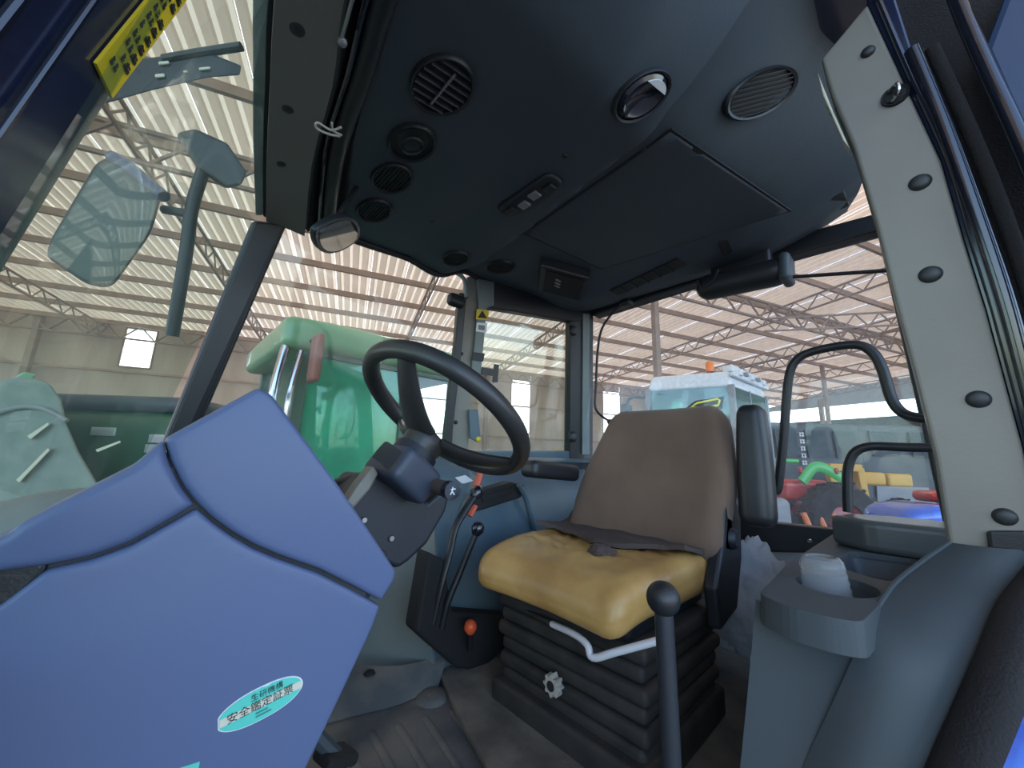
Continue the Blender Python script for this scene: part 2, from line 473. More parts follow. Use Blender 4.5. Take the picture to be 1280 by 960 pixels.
# far wall with tall window openings
wall = thing('wall_far', None, None, (0, 0, 0)); struct(wall)
wins = [(-13.2, -12.3, 2.6, 4.15), (-8.05, -7.15, 2.75, 4.2), (2.5, 3.95, .7, 3.75), (7.3, 8.4, 1.2, 3.95), (13.0, 14.2, 1.0, 3.9), (18.2, 19.2, 1.0, 3.9)]
def wpanel(p0, p1, z0, z1, parent=wall, m='wall_sheet'):
    n = max(2, int((p1-p0)/.3)); rows = [[], []]
    for i in range(n+1):
        u = p0+(p1-p0)*i/n; off = .03*(i % 2)
        rows[0].append(H(u, 17.7+off, z0)); rows[1].append(H(u, 17.7+off, z1))
    bm = BM(); sheet(bm, rows, .02); return obj('wall_panel', bm, m, parent, smooth=False)
edge = -22.0
for (a, c, z0, z1) in wins+[(27.0, 27.0, 0, 0)]:
    u = edge
    while u < a-.01:
        v = min(a, u+2.6); wpanel(u, v, GZ, 4.35); u = v
    if c > a:
        wpanel(a, c, GZ, z0); wpanel(a, c, z1, 4.35)
    edge = c
for z in (2.55, .95, -.6):
    bm = BM(); box(bm, H(3, 17.58, z), (50, .05, .08), HROT); obj('girt', bm, 'purlin', wall, smooth=False)
for p in (-19.5, -10.2, -1.5, 5.9, 11.2, 16, 21.5):
    bm = BM(); box(bm, H(p, 17.45, (GZ+4.3)/2), (.16, .2, 4.3-GZ), HROT); obj('column', bm, 'truss_steel', wall, smooth=False)
for i, (a, c, z0, z1) in enumerate(wins):
    w = thing('window_%d' % (i+10), None, None, H((a+c)/2, 17.72, z0)); struct(w)
    bm = BM(); box(bm, H((a+c)/2, 17.72, (z0+z1)/2), (c-a, .01, z1-z0), HROT); obj('pane', bm, 'skylight', w, smooth=False)
    bm = BM()
    for u in (a, c): box(bm, H(u, 17.70, (z0+z1)/2), (.05, .06, z1-z0), HROT)
    for z in (z0, z1): box(bm, H((a+c)/2, 17.70, z), (c-a, .06, .05), HROT)
    obj('window_frame', bm, 'truss_steel', w, smooth=False)
# free-standing columns carrying the girder
for p, tq in ((6.4, 6.6), (19.3, 9.9), (-10.0, 6.6)):
    bm = BM(); box(bm, H(p, tq, (GZ+4.5)/2), (.13, .13, 4.5-GZ), HROT); struct(obj('column', bm, 'truss_steel', smooth=False))
# end wall: gable sheet over an open strip of daylight, low wall beneath
endw = thing('wall_end', None, None, H(26, 8, 0)); struct(endw)
def epanel(t0, t1, zb0, zb1, zt0, zt1, m): 
    bm = BM(); hexa(bm, [H(26, t0, zb0), H(26.06, t0, zb0), H(26.06, t1, zb1), H(26, t1, zb1)], [H(26, t0, zt0), H(26.06, t0, zt0), H(26.06, t1, zt1), H(26, t1, zt1)])
    return obj('wall_panel', bm, m, endw, smooth=False)
for k in range(12):
    t0 = -6+2*k; t1 = t0+2
    gz = lambda t: 3.95+(16-t)*.2
    epanel(t0, t1, 3.55, 3.55, max(3.7, gz(t0)), max(3.7, gz(t1)), 'wall_blue')
    epanel(t0, t1, GZ, GZ, 2.75, 2.75, 'machine_dark')
for t in (-4, 2, 8.2, 13.6):
    bm = BM(); box(bm, H(25.9, t, (GZ+4)/2), (.2, .2, 4-GZ), HROT); obj('column', bm, 'truss_steel', endw, smooth=False)

# ================================================================== MACHINES IN THE HALL
def wheel(parent, c, R, w, axis, rim='machine_grey', name='wheel'):
    ax = V(axis).normalized(); bm = BM()
    lathe(bm, [(R*.5, -w/2), (R*.93, -w/2), (R, -w*.35), (R, w*.35), (R*.93, w/2), (R*.5, w/2), (R*.5, -w/2)], c, ax, 28)
    for k in range(20):
        a = 2*math.pi*k/20; f = disc_frame(ax); d = f @ V((math.cos(a), math.sin(a), 0)); tdir = ax.cross(d)
        for s in (-1, 1): box(bm, V(c)+d*R*1.0+ax*s*w*.22, (R*.09, w*.5, R*.07), axes(d, tdir+ax*s*.6))
    o = obj(name, bm, 'tyre', parent, smooth=False)
    bm = BM(); lathe(bm, [(0, -w*.2), (R*.2, -w*.22), (R*.42, -w*.1), (R*.52, -w*.4), (R*.52, w*.4), (R*.42, w*.1), (R*.2, w*.22), (0, w*.2)], c, ax, 24); obj('rim', bm, rim, o)
    return o
# --- green cab beside the right-hand door
g = thing('green_harvester', 'green harvester with teal tinted cab glass beside the right door', 'harvester', (1.5, 3.4, GZ))
gx0, gx1, gy0, gy1 = .62, 1.80, 2.6, 3.7
bm = BM(); rbox(bm, ((gx0+gx1)/2-.02, (gy0+gy1)/2, .73), (gx1-gx0+.25, gy1-gy0+.16, .21), .06, 6, f=lambda p: (p.x, p.y, p.z-.05*max(0, -p.x/.7-.6))); obj('cab_roof', bm, 'green_paint', g)
bm = BM()
for x, y in ((gx0, gy0), (gx1, gy0), (gx0, gy1), (gx1, gy1)):
    box(bm, (x, y, -.2), (.07, .07, 1.7)); obj('cab_post', bm, 'green_dark', g, smooth=False, bevel=.01); bm = BM()
box(bm, (1.33, gy0, -.2), (.055, .05, 1.7)); box(bm, ((gx0+gx1)/2, gy0, .62), (gx1-gx0, .05, .05)); obj('door_post', bm, 'green_dark', g, smooth=False); bm = BM(); box(bm, ((gx0+gx1)/2, gy1, .62), (gx1-gx0, .05, .05))
obj('cab_rail', bm, 'green_dark', g, smooth=False, bevel=.01)
bm = BM(); box(bm, ((gx0+1.33)/2, gy0, -.13), (1.33-gx0-.06, .008, 1.45)); gd = obj('door_glass', bm, 'glass_teal', g, smooth=False)
bm = BM(); tube(bm, crom([(.86, gy0-.05, -.28), (1.0, gy0-.06, -.22), (1.25, gy0-.06, -.12), (1.38, gy0-.05, -.2)], 6), .012, 8); obj('grab_bar', bm, 'black_plastic', gd)
bm = BM(); box(bm, (.80, gy0-.03, -.36), (.05, .05, .14)); obj('door_handle', bm, 'black_plastic', gd, bevel=.008)
bm = BM(); box(bm, ((1.33+gx1)/2, gy0, -.13), (gx1-1.33-.06, .008, 1.45)); obj('side_glass', bm, 'glass_clear', g, smooth=False)
bm = BM(); box(bm, ((gx0+gx1)/2, gy1, -.13), (gx1-gx0-.06, .008, 1.45)); obj('far_glass', bm, 'glass_green', g, smooth=False)
bm = BM(); box(bm, (gx0, (gy0+gy1)/2, -.13), (.008, gy1-gy0-.06, 1.45)); obj('front_glass', bm, 'glass_green', g, smooth=False)
bm = BM(); hexa(bm, [(gx0-.3, gy0-.1, GZ+.5), (gx1+.5, gy0-.1, GZ+.5), (gx1+.5, gy1+.4, GZ+.5), (gx0-.3, gy1+.4, GZ+.5)], [(gx0-.1, gy0+.02, -.95), (gx1+.4, gy0+.02, -.95), (gx1+.4, gy1+.3, -.95), (gx0-.1, gy1+.3, -.95)]); obj('body', bm, 'green_paint', g, smooth=False, bevel=.04)
bm = BM(); rbox(bm, (1.3, 3.2, -.60), (.5, .5, .2), .05, 3); rbox(bm, (1.53, 3.2, -.3), (.14, .5, .6), .05, 3); obj('cab_seat', bm, 'machine_dark', g)
bm = BM(); tube(bm, crom([(gx0-.11, gy0-.02, .62), (gx0-.14, gy0-.05, .3), (gx0-.12, gy0-.05, -.1), (gx0-.06, gy0-.02, -.3)], 6), .026, 10); tube(bm, crom([(gx0-.03, gy0-.06, .6), (gx0-.07, gy0-.1, .3), (gx0-.05, gy0-.08, .0)], 6), .016, 8); obj('grab_rail', bm, 'chrome', g)
bm = BM(); rbox(bm, (gx0+.03, gy0-.16, .55), (.05, .13, .3), .022, 3); mo = obj('mirror_housing', bm, 'rust_red', g)
bm = BM(); tube(bm, [(gx0, gy0, .66), (gx0+.03, gy0-.16, .68)], .012, 8); obj('mirror_arm', bm, 'black_plastic', mo)
for x, y in ((.7, 2.62), (.7, 3.9), (2.0, 2.62), (2.0, 3.9)): wheel(g, (x, y, GZ+.55), .55, .4, (0, 1, 0), 'machine_yellow')

# --- white-roofed tractor behind the rear window
def hz(px, py, d): return oD(px, py, d)
cC, cL, cR = ray(917, 520)*4.9, ray(812, 520)*5.45, ray(958, 520)*5.75
for q in (cC, cL, cR): q.z = 0
cB = cL+cR-cC
w = thing('white_tractor', 'tractor with white cab roof and orange beacon behind the rear window', 'tractor', (*((cC+cB)/2).xy, GZ))
def up(q, z, k=0.0):
    m_ = (cC+cB)/2; return V((*(q.xy+(q.xy-m_.xy)*k), z+.17))
bm = BM(); hexa(bm, [up(q, .83, .03) for q in (cC, cR, cB, cL)], [up(q, 1.06, -.04) for q in (cC, cR, cB, cL)]); wr = obj('cab_roof', bm, 'machine_white', w, smooth=False, bevel=.05, bseg=3)
bm = BM()
bar(bm, up(cC, 1.10, -.1), up(cR, 1.10, -.1), .12, .09); bar(bm, up(cC, 1.0, .06), up(cR, 1.0, .06), .05, .06)
for k in (.15, .45, .8): box(bm, up(cC.lerp(cR, k), 1.04, .08), (.1, .1, .08))
obj('roof_rack', bm, 'machine_white', wr, smooth=False, bevel=.012)
bm = BM()
bm.free()
for k in (.3, .62): bm = BM(); box(bm, up(cC.lerp(cR, k), 1.05, .13), (.06, .06, .06)); obj('work_lamp', bm, 'machine_grey', wr, bevel=.01)
bq = up(cC.lerp(cL, .22), 1.07, -.12)
bm = BM(); lathe(bm, [(.055, 0), (.058, .03), (.05, .06), (.05, .12), (.03, .15), (0, .155)], bq, (0, 0, 1), 16); obj('beacon', bm, 'lamp_orange', wr)
bm = BM(); tube(bm, [bq+V((.35, -.25, -.02)), bq+V((.35, -.25, .10))], .012, 8); obj('antenna_mount', bm, 'machine_white', wr)
bm = BM()
for q in (cC, cR, cB, cL): bar(bm, up(q, .86), up(q, -.5, .03), .07, .07, (1, 0, 0)); obj('cab_post', bm, 'machine_grey', w, smooth=False); bm = BM()
bar(bm, up(cC.lerp(cR, .5), .86), up(cC.lerp(cR, .5), -.5, .03), .03, .03, (1, 0, 0))
obj('door_post', bm, 'machine_grey', w, smooth=False)
for nm, a, c_ in (('rear_glass', cC, cL), ('side_glass', cC, cR), ('front_glass', cR, cB), ('side_glass', cL, cB)):
    bm = BM(); d = (c_-a).normalized(); prism(bm, [up(a, .84)+d*.04, up(c_, .84)-d*.04, up(c_, -.45, .03)-d*.04, up(a, -.45, .03)+d*.04], d.cross(V((0, 0, 1)))*.008); obj(nm, bm, 'glass_green', w, smooth=False)
# yellow outlined plate on that glass
dL = (cL-cC).normalized(); nL = V((dL.y, -dL.x, 0))
if nL.dot(cC) > 0: nL = -nL
o_ = cC.lerp(cL, .28)+nL*.035; o_.z = .77
stp = lambda u, v, k=0: o_+dL*(-u)+V((0, 0, v))+nL*k
bm = BM(); prism(bm, [stp(-.23, -.08), stp(.17, -.05), stp(.20, .10), stp(-.14, .06), stp(-.25, -.02)], nL*.012); pl = obj('warning_plate', bm, 'black_matte', w, smooth=False)
ring = [stp(-.19, -.02, .02), stp(-.10, -.045, .02), stp(.13, -.015, .02), stp(.15, .05, .02), stp(.13, .07, .02), stp(-.12, .025, .02)]
bm = BM(); tube(bm, ring, .014, 6, closed=True); obj('plate_outline', bm, 'plate_yellow', pl)
bm = BM(); m4 = (cC+cB)/2; rbox(bm, (m4.x, m4.y, -.85), (1.5, 1.5, .8), .1, 3); obj('body', bm, 'machine_grey', w)
bm = BM(); hd_ = (cB-cC).normalized(); rbox(bm, V((*(m4+hd_*1.7).xy, -.55)), (1.7, .8, .7), .15, 3, rot=axes(hd_)); obj('engine_hood', bm, 'machine_white', w)
for s_, q in ((1, cC), (1, cL)): wheel(w, (q.x, q.y, GZ+.75), .75, .4, dL, 'machine_white')
bm = BM(); tube(bm, crom([up(cL, .75)+dL*.05, up(cL, .72)+dL*.3, up(cL, .3)+dL*.32], 5), .022, 8); rbox(bm, up(cL, .45)+dL*.33, (.14, .22, .42), .04, 3, rot=axes(dL)); obj('side_mirror', bm, 'machine_dark', w)

# --- red and green small tractor, low behind the rear window
g2 = ray(1008, 620)*7.6; g2 = V((g2.x, g2.y, GZ))
r = thing('red_tractor', 'small red and green tractor with big tyre behind the rear window', 'tractor', g2)
ax = V((.75, -.66, 0))
sd = V((.66, .75, 0))
bm = BM(); rbox(bm, g2+V((0, 0, 1.28))+ax*-.1, (.95, .42, .42), .1, 4, rot=axes(ax)); obj('engine_hood', bm, 'machine_red', r)
bm = BM(); tube(bm, crom([g2+V((0, 0, 1.45))-sd*.3-ax*.3, g2+V((0, 0, 1.75))-sd*.32, g2+V((0, 0, 1.6))-sd*.32+ax*.4, g2+V((0, 0, 1.35))-sd*.32+ax*.65], 6), .04, 8, ry=.10); obj('fender', bm, 'bright_green', r)
bm = BM(); rbox(bm, g2+V((0, 0, 1.85))-ax*.35, (.5, .1, .08), .03, 3, rot=axes(ax)); obj('bonnet_trim', bm, 'bright_green', r)
for k in (-.35, .38):
    bm = BM(); rbox(bm, g2+V((0, 0, 1.68))-sd*.35+ax*k, (.1, .06, .12), .025, 3); obj('tail_lamp', bm, 'machine_red', r)
wheel(r, g2+V((0, 0, .72))-sd*.45+ax*.25, .72, .34, sd, 'machine_red'); wheel(r, g2+V((0, 0, .72))+sd*.5+ax*.25, .72, .34, sd, 'machine_red')
wheel(r, g2+V((0, 0, .45))-sd*.4-ax*.8, .45, .24, sd, 'machine_red')
bm = BM()
for k in range(3): tube(bm, [g2+V((0, 0, .9))-sd*.55-ax*(.55-.28*k), g2+V((0, 0, .35))-sd*.75-ax*(.5-.28*k)], .05, 8)
obj('linkage_arm', bm, 'lamp_orange', r)
# --- dark harvesters standing in front of the end wall
def dark_machine(name, label, px0, px1, ptop, d, deep, letters=0):
    a = ray(px0, 560)*d; c_ = ray(px1, 560)*d; a.z = c_.z = 0; top = oD((px0+px1)/2, ptop, d).z
    dx = (c_-a); L = dx.length; dx.normalize(); n = V((-dx.y, dx.x, 0))
    if n.dot(a) < 0: n = -n
    o = thing(name, label, 'harvester', (*((a+c_)/2+n*deep/2).xy, GZ), group='dark harvesters by the end wall')
    P_ = lambda u, v, z: V((*(a+dx*u*L+n*v).xy, z))
    bm = BM(); hexa(bm, [P_(0, 0, GZ+.6), P_(1, 0, GZ+.6), P_(1, deep, GZ+.6), P_(0, deep, GZ+.6)], [P_(0, .1, top), P_(1, .1, top), P_(1, deep, top), P_(0, deep, top)]); obj('body', bm, 'machine_dark', o, smooth=False, bevel=.06)
    for u0, u1 in ((.08, .3), (.4, .62), (.7, .92)):
        bm = BM(); zt = top-.18; zb = top-.85
        prism(bm, [P_(u0, .03, zb), P_(u1, .03, zb), P_(u1, .07, zt), P_(u0, .07, zt)], n*-.03); obj('cab_window', bm, 'machine_glass', o, smooth=False)
    bm = BM(); prism(bm, [P_(.05, -.01, GZ+.9), P_(.5, -.01, GZ+.9), P_(.46, -.01, GZ+1.3), P_(.06, -.01, GZ+1.3)], n*-.03); obj('side_panel', bm, 'machine_grey', o, smooth=False)
    for k in range(letters):
        bm = BM(); z = top-.30-.17*k
        cx_ = P_(.345, .02, z)
        for q in ((0, .04, .11, .018), (0, -.03, .11, .018), (-.035, 0, .018, .1), (.035, 0, .018, .1)):
            cc = cx_+dx*q[0]+V((0, 0, q[1]))
            box(bm, cc-n*.03, (q[2], .015, q[3]), axes(dx))
        obj('letter', bm, 'white_label', o, smooth=False)
    for u in (.2, .8): wheel(o, P_(u, -.1, GZ+.5), .5, .35, n, 'machine_grey')
    return o
dark_machine('harvester', 'dark harvester with white lettering beside the red tractor', 962, 1082, 528, 9.2, 2.2, 5)
dark_machine('harvester', 'dark harvester with blue cover in front, by the daylight strip', 1078, 1235, 532, 10.2, 2.4, 0)
# --- yellow loader frame and blue cover
yl = ray(1058, 600)*8.3; yb = V((yl.x, yl.y, GZ))
y = thing('yellow_loader', 'yellow loader frame in front of the dark harvesters', 'loader', yb)
dx = V((.66, -.75, 0))
bm = BM()
for a_, b_, ww in (((-.35, 1.75), (.32, 1.75), .16), ((-.3, 1.7), (-.2, 1.2), .22), ((.28, 1.75), (.32, .9), .14), ((.3, 1.0), (1.5, .82), .16), ((1.2, .85), (2.6, .72), .12)):
    bar(bm, yb+dx*a_[0]+V((0, 0, a_[1])), yb+dx*b_[0]+V((0, 0, b_[1])), .15, ww)
obj('loader_arm', bm, 'machine_yellow', y, smooth=False, bevel=.02)
bm = BM(); box(bm, yb+V((0, 0, .45))+dx*.6, (1.8, .6, .5), axes(dx)); obj('chassis', bm, 'machine_dark', y, smooth=False, bevel=.03)
for u in (0, 1.3): wheel(y, yb+dx*u+V((-.3, -.3, .35)), .35, .22, (dx.y, -dx.x, 0), 'machine_yellow')
for k, (px, py, c_) in enumerate(((1085, 598, 'machine_yellow'), (1118, 600, 'machine_yellow'))):
    bm = BM(); q = oD(px, py, 8.4); rbox(bm, q, (.5, .35, .28), .06, 3, rot=axes(dx)); obj('counterweight', bm, c_, y)
q = ray(1150, 626)*5.4
bl = thing('blue_implement', 'bright blue and red covered implement on the right behind the rear window', 'implement', (q.x, q.y, GZ))
bm = BM(); rbox(bm, q+V((0, 0, -.2)), (1.1, .8, .36), .15, 6, rot=axes(dx), f=lambda p: (p.x, p.y, p.z-.10*(p.x/.55)**2)); obj('cover', bm, 'blue_paint', bl)
bm = BM(); rbox(bm, q+V((.25, -.1, .06))+dx*.25, (.6, .5, .16), .07, 4, rot=axes(dx)); obj('top_box', bm, 'machine_red', bl)
bm = BM(); box(bm, V((q.x, q.y, (GZ+q.z-.3)/2)), (.9, .6, q.z-.3-GZ), axes(dx)); obj('stand', bm, 'machine_dark', bl, smooth=False)
# --- dark machine ahead of the windscreen
q = ray(110, 520)*4.2; q.z = GZ
fm = thing('parked_combine', 'dark green parked combine seen through the windscreen', 'combine', q)
vx = (ray(240, 520)-ray(0, 520)); vx.z = 0; vx.normalize(); vn = V((-vx.y, vx.x, 0))
K = lambda u, v, z: q+vx*u+vn*v+V((0, 0, z-GZ))
bm = BM(); rbox(bm, K(-.15, .9, -.35), (2.5, 1.7, 1.5), .25, 6, rot=axes(vx)); obj('body', bm, 'green_dark', fm)
bm = BM(); rbox(bm, K(-.2, .9, .46), (2.3, 1.6, .2), .09, 5, rot=axes(vx)); obj('cab_roof', bm, 'machine_dark', fm)
for u, z in ((.18, .13), (.82, -.04), (.84, .07)):
    bm = BM(); box(bm, K(u, .03, z), (.26, .02, .09), axes(vx)); obj('window', bm, 'skylight', fm, smooth=False)
bm = BM(); prism(bm, [oD(px, py, 3.9) for px, py in ((-60, 545), (-10, 488), (30, 464), (46, 468), (30, 486), (-50, 560))], ray(20, 500)*.12); obj('chute', bm, 'green_paint', fm, smooth=False, bevel=.02)
hoodp = [(-120, 520), (-40, 482), (20, 470), (60, 474), (78, 500), (84, 530), (100, 566), (126, 610), (126, 760), (-120, 760)]
bm = BM(); prism(bm, [oD(px, py, 3.6) for px, py in hoodp], ray(20, 540)*.5); hdp = obj('grain_cover', bm, 'tarp', fm, smooth=False, bevel=.08, bseg=4)
bm = BM(); tube(bm, crom([oD(px, py, 3.57) for px, py in ((-60, 540), (10, 512), (50, 510), (84, 526))], 5), .02, 8); obj('cover_hem', bm, 'machine_grey', hdp)
for pts_ in (((34, 545), (60, 528), (61, 531), (38, 549)), ((20, 600), (60, 560), (62, 563), (24, 603)), ((120, 562), (150, 551), (151, 553), (122, 565))):
    bm = BM(); prism(bm, [oD(px, py, 3.55) for px, py in pts_], ray(60, 560)*.03); obj('decal', bm, 'cream_label', hdp if pts_[0][0] < 100 else fm, smooth=False)
for u in (-.8, .8): wheel(fm, K(u, .2, GZ+.6), .6, .4, vn, 'machine_yellow')
# yellow stand by the far wall
q = H(9.6, 15.4, GZ); ys = thing('yellow_trestle', 'yellow trestle standing by the far wall windows', 'trestle', q)
for u in (-.5, .5):
    bm = BM(); bar(bm, q+HP*u, q+HP*u*.9+V((0, 0, 2.1)), .1, .1, (1, 0, 0)); obj('leg', bm, 'machine_yellow', ys, smooth=False)
bm = BM(); bar(bm, q+HP*-1.1+V((0, 0, 2.1)), q+HP*.6+V((0, 0, 2.1)), .12, .16); bar(bm, q+HP*.45+V((0, 0, 2.1)), q+HP*.45+V((0, 0, 3.0)), .1, .1, (1, 0, 0)); obj('beam', bm, 'machine_yellow', ys, smooth=False)

# ================================================================== THE CAB SHELL
FZ = -.66                                             # cab floor
def lerp_tab(tab, x):
    if x <= tab[0][0]: return tab[0][1]
    for (a, b_), (c, d) in zip(tab, tab[1:]):
        if x <= c: return b_+(d-b_)*(x-a)/(c-a)
    return tab[-1][1]
def oP(px, py, p0, n): r = ray(px, py); n = V(n); return r*(V(p0).dot(n)/r.dot(n))

# ---- floor
bm = BM(); box(bm, (.68, .65, FZ-.03), (1.96, 1.46, .06)); struct(obj('floor', bm, 'floor_blue', smooth=False))
fl = bpy.data.objects['floor']
rows = []                                             # rubber mat with a curled front edge
for i in range(15):
    k = i/14; pt = [oZ(px, py, FZ) for px, py in ((548, 838), (560, 880), (580, 920), (605, 970), (640, 1040))]
    pass
edge_pts = crom([oZ(px, py, FZ) for px, py in ((545, 838), (556, 868), (572, 905), (600, 958), (655, 1060))], 4)
for k, lift in ((0, .022), (.08, .026), (.3, .014), (.65, .008), (1, .008)):
    rows.append([p.lerp(V((1.62, p.y*.5+.35, FZ)), k)+V((0, 0, lift)) for p in edge_pts])
bm = BM(); sheet(bm, rows, .012); obj('floor_mat', bm, 'floor_mat', fl, recalc=False)
for k in range(6):                                    # ribs of the front mat
    a = oZ(430+k*34, 925-k*9, FZ); b_ = oZ(470+k*45, 1010, FZ)
    bm = BM(); tube(bm, [a, a.lerp(b_, .5)+V((0, 0, .002)), b_], .010, 8, ry=.005); obj('mat_rib', bm, 'floor_blue', fl)
bm = BM(); lathe(bm, [(0, .012), (.03, .012), (.042, .006), (.046, 0)], oZ(540, 872, FZ), (0, 0, 1), 20); obj('floor_plug', bm, 'floor_blue', fl)
# raised lip where the floor meets the right console
rows = [[oZ(px, py, FZ+.004) for px, py in ((395, 908), (440, 895), (500, 880), (548, 858))],
        [oZ(px, py, FZ+.045) for px, py in ((395, 868), (440, 852), (500, 846), (556, 830))],
        [oZ(px, py, FZ+.06) for px, py in ((395, 840), (440, 832), (500, 832), (558, 818))]]
bm = BM(); sheet(bm, rows, .01, 1, 3); obj('floor_lip', bm, 'floor_blue', fl, recalc=False)
bm = BM(); lathe(bm, [(0, .006), (.012, .006), (.016, 0)], oZ(462, 842, FZ+.055), (0, 0, 1), 14); obj('floor_bolt', bm, 'black_matte', fl)

# ---- ceiling (moulded headliner)
YL = [(.15, .20), (.55, .03), (.95, -.05), (1.3, -.04), (1.6, .06)]
YR = [(.15, 1.13), (.35, 1.18), (.55, 1.22), (.8, 1.27), (1.0, 1.33), (1.3, 1.27), (1.62, 1.20)]
XB = [(0, .70), (.29, .70), (.49, .725), (.8, .775), (1.06, .80), (1.25, .78)]
ZF = [(.15, .640), (.35, .672), (.57, .708), (.60, .702), (.635, .700), (.74, .703), (.754, .710), (.764, .772), (.775, .778), (1.22, .785), (1.34, .775), (1.42, .752), (1.5, .752), (1.62, .785)]
def zceil(X, Y):
    z = lerp_tab(ZF, X-(lerp_tab(XB, Y)-.755)*max(0, min(1, (X-.3)/.3))*(1 if X < 1.0 else max(0, 1-(X-1.0)/.3)))
    l = max(0, .34-Y)/.32; r = max(0, Y-1.02)/.3
    return z+(.10*l+.16*l*l)*(1-.6*max(0, min(1, (X-1.0)/.4)))*min(1, max(.25, X/.5))+.045*r*r
def nceil(X, Y):
    e = .012; return -V((-(zceil(X+e, Y)-zceil(X-e, Y))/(2*e), -(zceil(X, Y+e)-zceil(X, Y-e))/(2*e), 1)).normalized()
def hitceil(px, py):
    z = .72
    for _ in range(30):
        p = oZ(px, py, z); z = z*.4+.6*zceil(p.x, p.y)
    p = oZ(px, py, z); p.z = zceil(p.x, p.y); return p
rows = []
NX, NY = 96, 44
for i in range(NX+1):
    X = .15+1.47*i/NX; y0 = lerp_tab(YL, X); y1 = lerp_tab(YR, X)
    rows.append([V((X, y0+(y1-y0)*j/NY, zceil(X, y0+(y1-y0)*j/NY))) for j in range(NY+1)])
bm = BM(); sheet(bm, rows, 0); ceil = struct(obj('ceiling', bm, 'headliner', angle=35, recalc=False))
bm = BM(); rbox(bm, (.93, .66, 1.09), (1.62, 1.62, .14), .06, 4); struct(obj('roof_shell', bm, 'navy_paint'))

def oval_px(name, a, b_, c, d, style):
    u = hitceil(*b_)-hitceil(*a); v = hitceil(*d)-hitceil(*c)
    return oval_vent(name, (a[0]+b_[0])/2, (a[1]+b_[1])/2, u.length/2, max(.024, (v-u*(v.dot(u)/u.length_squared)).length/2), tuple(u), style)
def oval_vent(name, px, py, ra, rb, xdir, style, tilt=0.0, n=None):
    c = hitceil(px, py); nn = n or nceil(c.x, c.y); f = disc_frame(nn, xdir); x, y_, z = f.col[0], f.col[1], f.col[2]
    bm = BM(); lathe(bm, [(ra*.86, -.004), (ra*.88, .006), (ra*.96, .009), (ra, .005), (ra*1.01, -.004)], c, nn, 32, 1, rb/ra, xdir)
    ring_ = obj(name, bm, 'black_plastic', ceil)
    bm = BM(); lathe(bm, [(0, -.001), (ra*.88, -.001)], c+nn*.0012, nn, 32, 1, rb/ra, xdir); obj('vent_cup', bm, 'headliner_dark', ring_)
    if style == 'louvre':
        for k in range(-3, 4):
            w_ = ra*.84*math.sqrt(max(.01, 1-(k/3.9)**2)); bm = BM()
            box(bm, c+y_*(k*rb*.235)+nn*.004, (w_*2, .0025, .008), f @ Matrix.Rotation(.5, 3, 'X')); obj('vent_slat', bm, 'black_plastic', ring_, smooth=False)
        bm = BM(); box(bm, c+nn*.008, (.004, rb*1.2, .003), f); obj('vent_tab', bm, 'steel_grey', ring_, smooth=False)
    elif style == 'ball':
        bm = BM(); lathe(bm, [(0, .010), (ra*.3, .009), (ra*.55, .004), (ra*.66, 0)], c, nn, 24, 1, rb/ra, xdir); obj('vent_ball', bm, 'black_plastic', ring_)
        bm = BM(); lathe(bm, [(ra*.40, .009), (ra*.44, .012), (ra*.48, .008)], c, nn, 24, 1, rb/ra, xdir); obj('vent_ring', bm, 'plug', ring_)
    elif style == 'speaker':
        for k in range(-4, 5):
            w_ = ra*.84*math.sqrt(max(.01, 1-(k/4.9)**2)); bm = BM()
            box(bm, c+y_*(k*rb*.19)+nn*.004, (w_*2, .002, .003), f); obj('grille_bar', bm, 'plug', ring_, smooth=False)
    elif style == 'mirrorball':
        bm = BM(); lathe(bm, [(0, .0), (ra*.5, .004), (ra*.7, .012), (ra*.84, .006)], c, nn, 28, 1, rb/ra, xdir); obj('lamp_bowl', bm, 'black_gloss', ring_)
        bm = BM(); prism(bm, [c+x*(ra*.72*math.cos(a))+y_*(rb*.72*math.sin(a))+nn*.014 for a in [math.pi*(-.1+.55*k/9) for k in range(10)]], nn*.003); obj('lamp_lens', bm, 'white_label', ring_)
    return ring_
oval_vent('air_vent', 553, 107, .058, .066, (1, 0, 0), 'louvre')
oval_vent('air_vent', 515, 178, .060, .050, (0, 1, 0), 'ball')
oval_vent('air_vent', 490, 222, .062, .048, (0, 1, 0), 'speaker')
oval_vent('air_vent', 468, 262, .062, .046, (0, 1, 0), 'speaker')
oval_px('reading_lamp', (765, 138), (838, 102), (790, 98), (812, 144), 'mirrorball')
oval_px('speaker', (905, 128), (997, 106), (944, 90), (958, 146), 'speaker')
oval_vent('speaker', 625, 333, .070, .055, (0, 1, 0), 'speaker')
oval_vent('speaker', 570, 322, .060, .045, (0, 1, 0), 'speaker')
# oval switch pod on the cross beam
c = hitceil(661, 245); nn = nceil(c.x, c.y); f = disc_frame(nn, (.0, 1, 0))
bm = BM(); pillow(bm, roundpoly([(-.105, -.034), (.105, -.034), (.105, .034), (-.105, .034)], .032, 5), lambda u, v, d: c+f @ V((u, v, .012-d)), .010, .008, 12); sp = obj('switch_pod', bm, 'black_plastic', ceil)
for k, u in enumerate((-.07, -.025, .022, .066)):
    bm = BM(); rbox(bm, c+f @ V((u, .004*(-1)**k, .014)), (.03, .026, .008), .003, 2, rot=f); obj('rocker_switch', bm, 'steel_grey' if k in (1, 2) else 'plug', sp)
for px, py in ((540, 277), (676, 277), (706, 195), (805, 187), (908, 212), (935, 267)):
    c = hitceil(px, py); nn = nceil(c.x, c.y); bm = BM(); lathe(bm, [(0, .003), (.006, .003), (.008, -.002)], c, nn, 12); obj('trim_screw', bm, 'plug', ceil)
